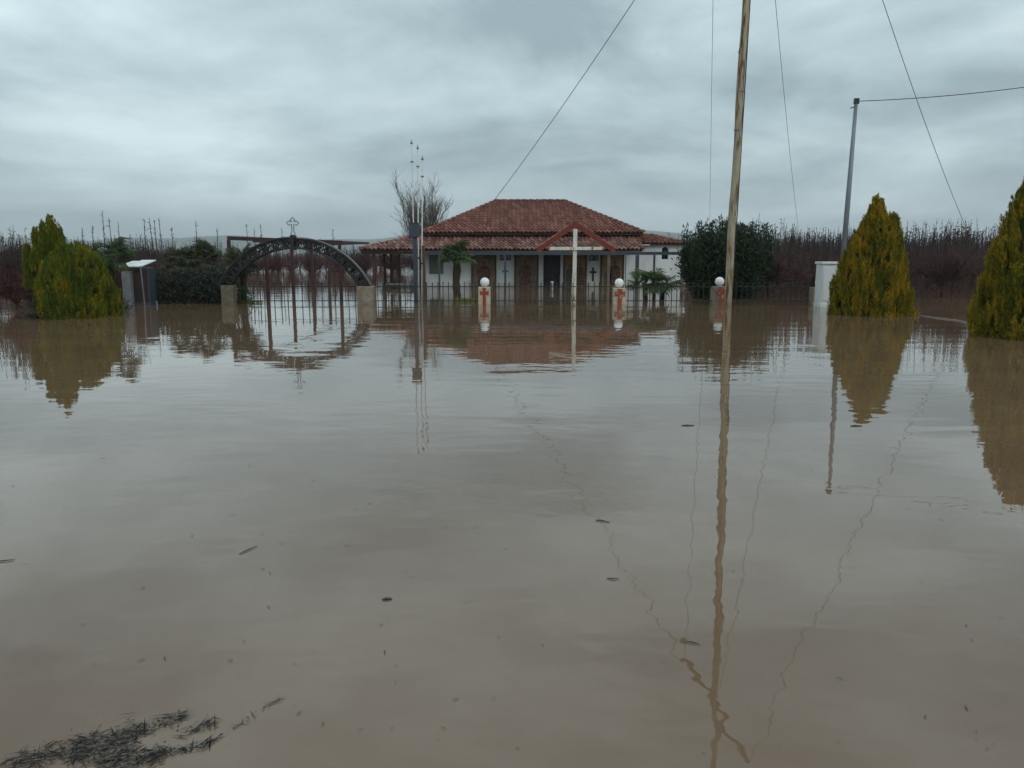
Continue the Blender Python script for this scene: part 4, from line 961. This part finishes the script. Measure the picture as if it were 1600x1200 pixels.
# ------------------------------------------------------------------ floating debris on the near water
def onwater(px, py):
    """point of the water surface seen at a photo position"""
    a = math.atan2(py-600, F) + TH; d = CH/math.tan(a); return Vector((X(px,d,0), d, 0))
def reeds():
    g = np.random.default_rng(4); C = []; D = []; ln = []
    segs = [((20,1195),(150,1168),16,260),((110,1180),(215,1150),20,420),((150,1200),(260,1180),16,300),((205,1150),(292,1116),9,150),((215,1190),(335,1160),5,110),((330,1162),(440,1090),1.2,34),((0,1195),(60,1190),8,60),((280,1150),(340,1130),6,40),((300,1145),(330,1122),4,20)]
    for (a, b_, w_, n) in segs:
        A, B = onwater(*a), onwater(*b_); t_ = (B-A); pxm = (onwater(a[0]+1,a[1])-A).length
        for k in range(n):
            u = g.random(); p = A + t_*u; q = Vector((-t_.y,t_.x,0)).normalized()*float(g.normal())*w_*pxm*1.15
            C.append((p.x+q.x, p.y+q.y, .002+.007*g.random())); an = math.atan2(t_.y,t_.x)+g.normal()*.85; D.append((math.cos(an), math.sin(an), g.normal()*.06)); ln.append(.010+.10*g.random()**3.5)
    C, D = np.array(C), unit(np.array(D)); Wd = unit(np.cross(D, np.array([0,0,1.0])+g.normal(size=D.shape)*.2)); ln = np.array(ln)
    V, Q = leaf_quads(C, D, Wd, ln, .002+.006*g.random(len(C))**2)
    o = kind(place(npmesh('reed_litter', V, Q), 'reed_litter', M['reed'], None, (0,0,0)), 'stuff'); tag(o, 'dark mat of wet reed litter floating at the lower left corner', 'debris')
reeds()
def twig_obj(px, py, L_, ang, label, cat='twig', group=None, r_=.004):
    p = onwater(px, py); g = random.Random(px*3+py); dx, dy = math.cos(ang)*L_/2, math.sin(ang)*L_/2
    mb = MB().tube([(p.x-dx,p.y-dy,.003),(p.x-dx*.2,p.y-dy*.2+.1*L_*g.uniform(-1,1),.006),(p.x+dx,p.y+dy,.004)], [r_*.6,r_,r_*.5], 5)
    tag(mb.build('floating_twig', M['speck'], origin=(p.x,p.y,0)), label, cat, group)
twig_obj(8, 877, .09, .35, 'short dark stick floating at the left edge', r_=.0035)
twig_obj(388, 860, .13, 1.1, 'bent dark twig floating left of centre', r_=.0032)
twig_obj(605, 937, .045, .2, 'dark twig clump floating near the centre foreground', r_=.007)
twig_obj(958, 905, .06, -.1, 'small dark stick floating right of centre', r_=.0035)
twig_obj(1082, 1006, .06, -.35, 'thin twig floating beside the pole reflection', r_=.003)
twig_obj(1075, 665, .12, .0, 'dark leaf scrap floating near the wire reflection', r_=.006)
twig_obj(942, 815, .09, -.5, 'dark leafy scrap floating in mid water', r_=.004)
twig_obj(1338, 666, .11, .0, 'dark leaf scrap under the thuja reflection', r_=.007)
lf = MB(); lf.add([(-.5,0,.0),(-.2,-.22,.05),(.2,-.2,.06),(.5,.05,0),(.2,.24,.04),(-.2,.2,.06)], [(0,1,2,3,4,5)]); lfm = lf.mesh('floating_leaf')
g2 = random.Random(99)
for k in range(150):
    px, py = g2.uniform(20,1580), 620 + 570*g2.random()**.8
    if px < 460 and py > 1070: continue
    p = onwater(px, py); s = g2.uniform(.0035,.012)*(p.length/3.0)**.55
    o = place(lfm, 'floating_leaf', M['speck'], None, (p.x,p.y,.004), (0,0,g2.uniform(0,6.28)), (s*g2.uniform(1,3.6), s*g2.uniform(.5,1), s)); tag(o, 'tiny dark leaf speck floating on the brown floodwater', 'leaf', 'leaf specks on the floodwater')
# half sunk pale line (kerb edge) between the thujas
a, b_ = P(1426,493,20.6), P(1530,508,17.6)
pts = [onwater(1428,492), onwater(1462,497), onwater(1496,501), onwater(1530,509)]
tag(MB().tube([(p.x,p.y,.012) for p in pts], .012, 5).build('water_hose', M['stone_cap']), 'thin pale hose lying at the water line between the two golden thujas', 'hose')

# ------------------------------------------------------------------ haze: the wet air that fades the hills
m, t, b = newmat('haze_air'); t.nodes.remove(b)
pv = tn(t, 'ShaderNodeVolumePrincipled'); pv.inputs['Color'].default_value = (.92,.96,1,1); pv.inputs['Density'].default_value = .00028; pv.inputs['Anisotropy'].default_value = 0
t.links.new(pv.outputs[0], t.nodes['Material Output'].inputs['Volume'])
hz = MB().box(-5300,5300,-5300,5300,GZ-1.5,190).build('haze', m, origin=(0,0,GZ-1.5)); kind(hz, 'stuff')
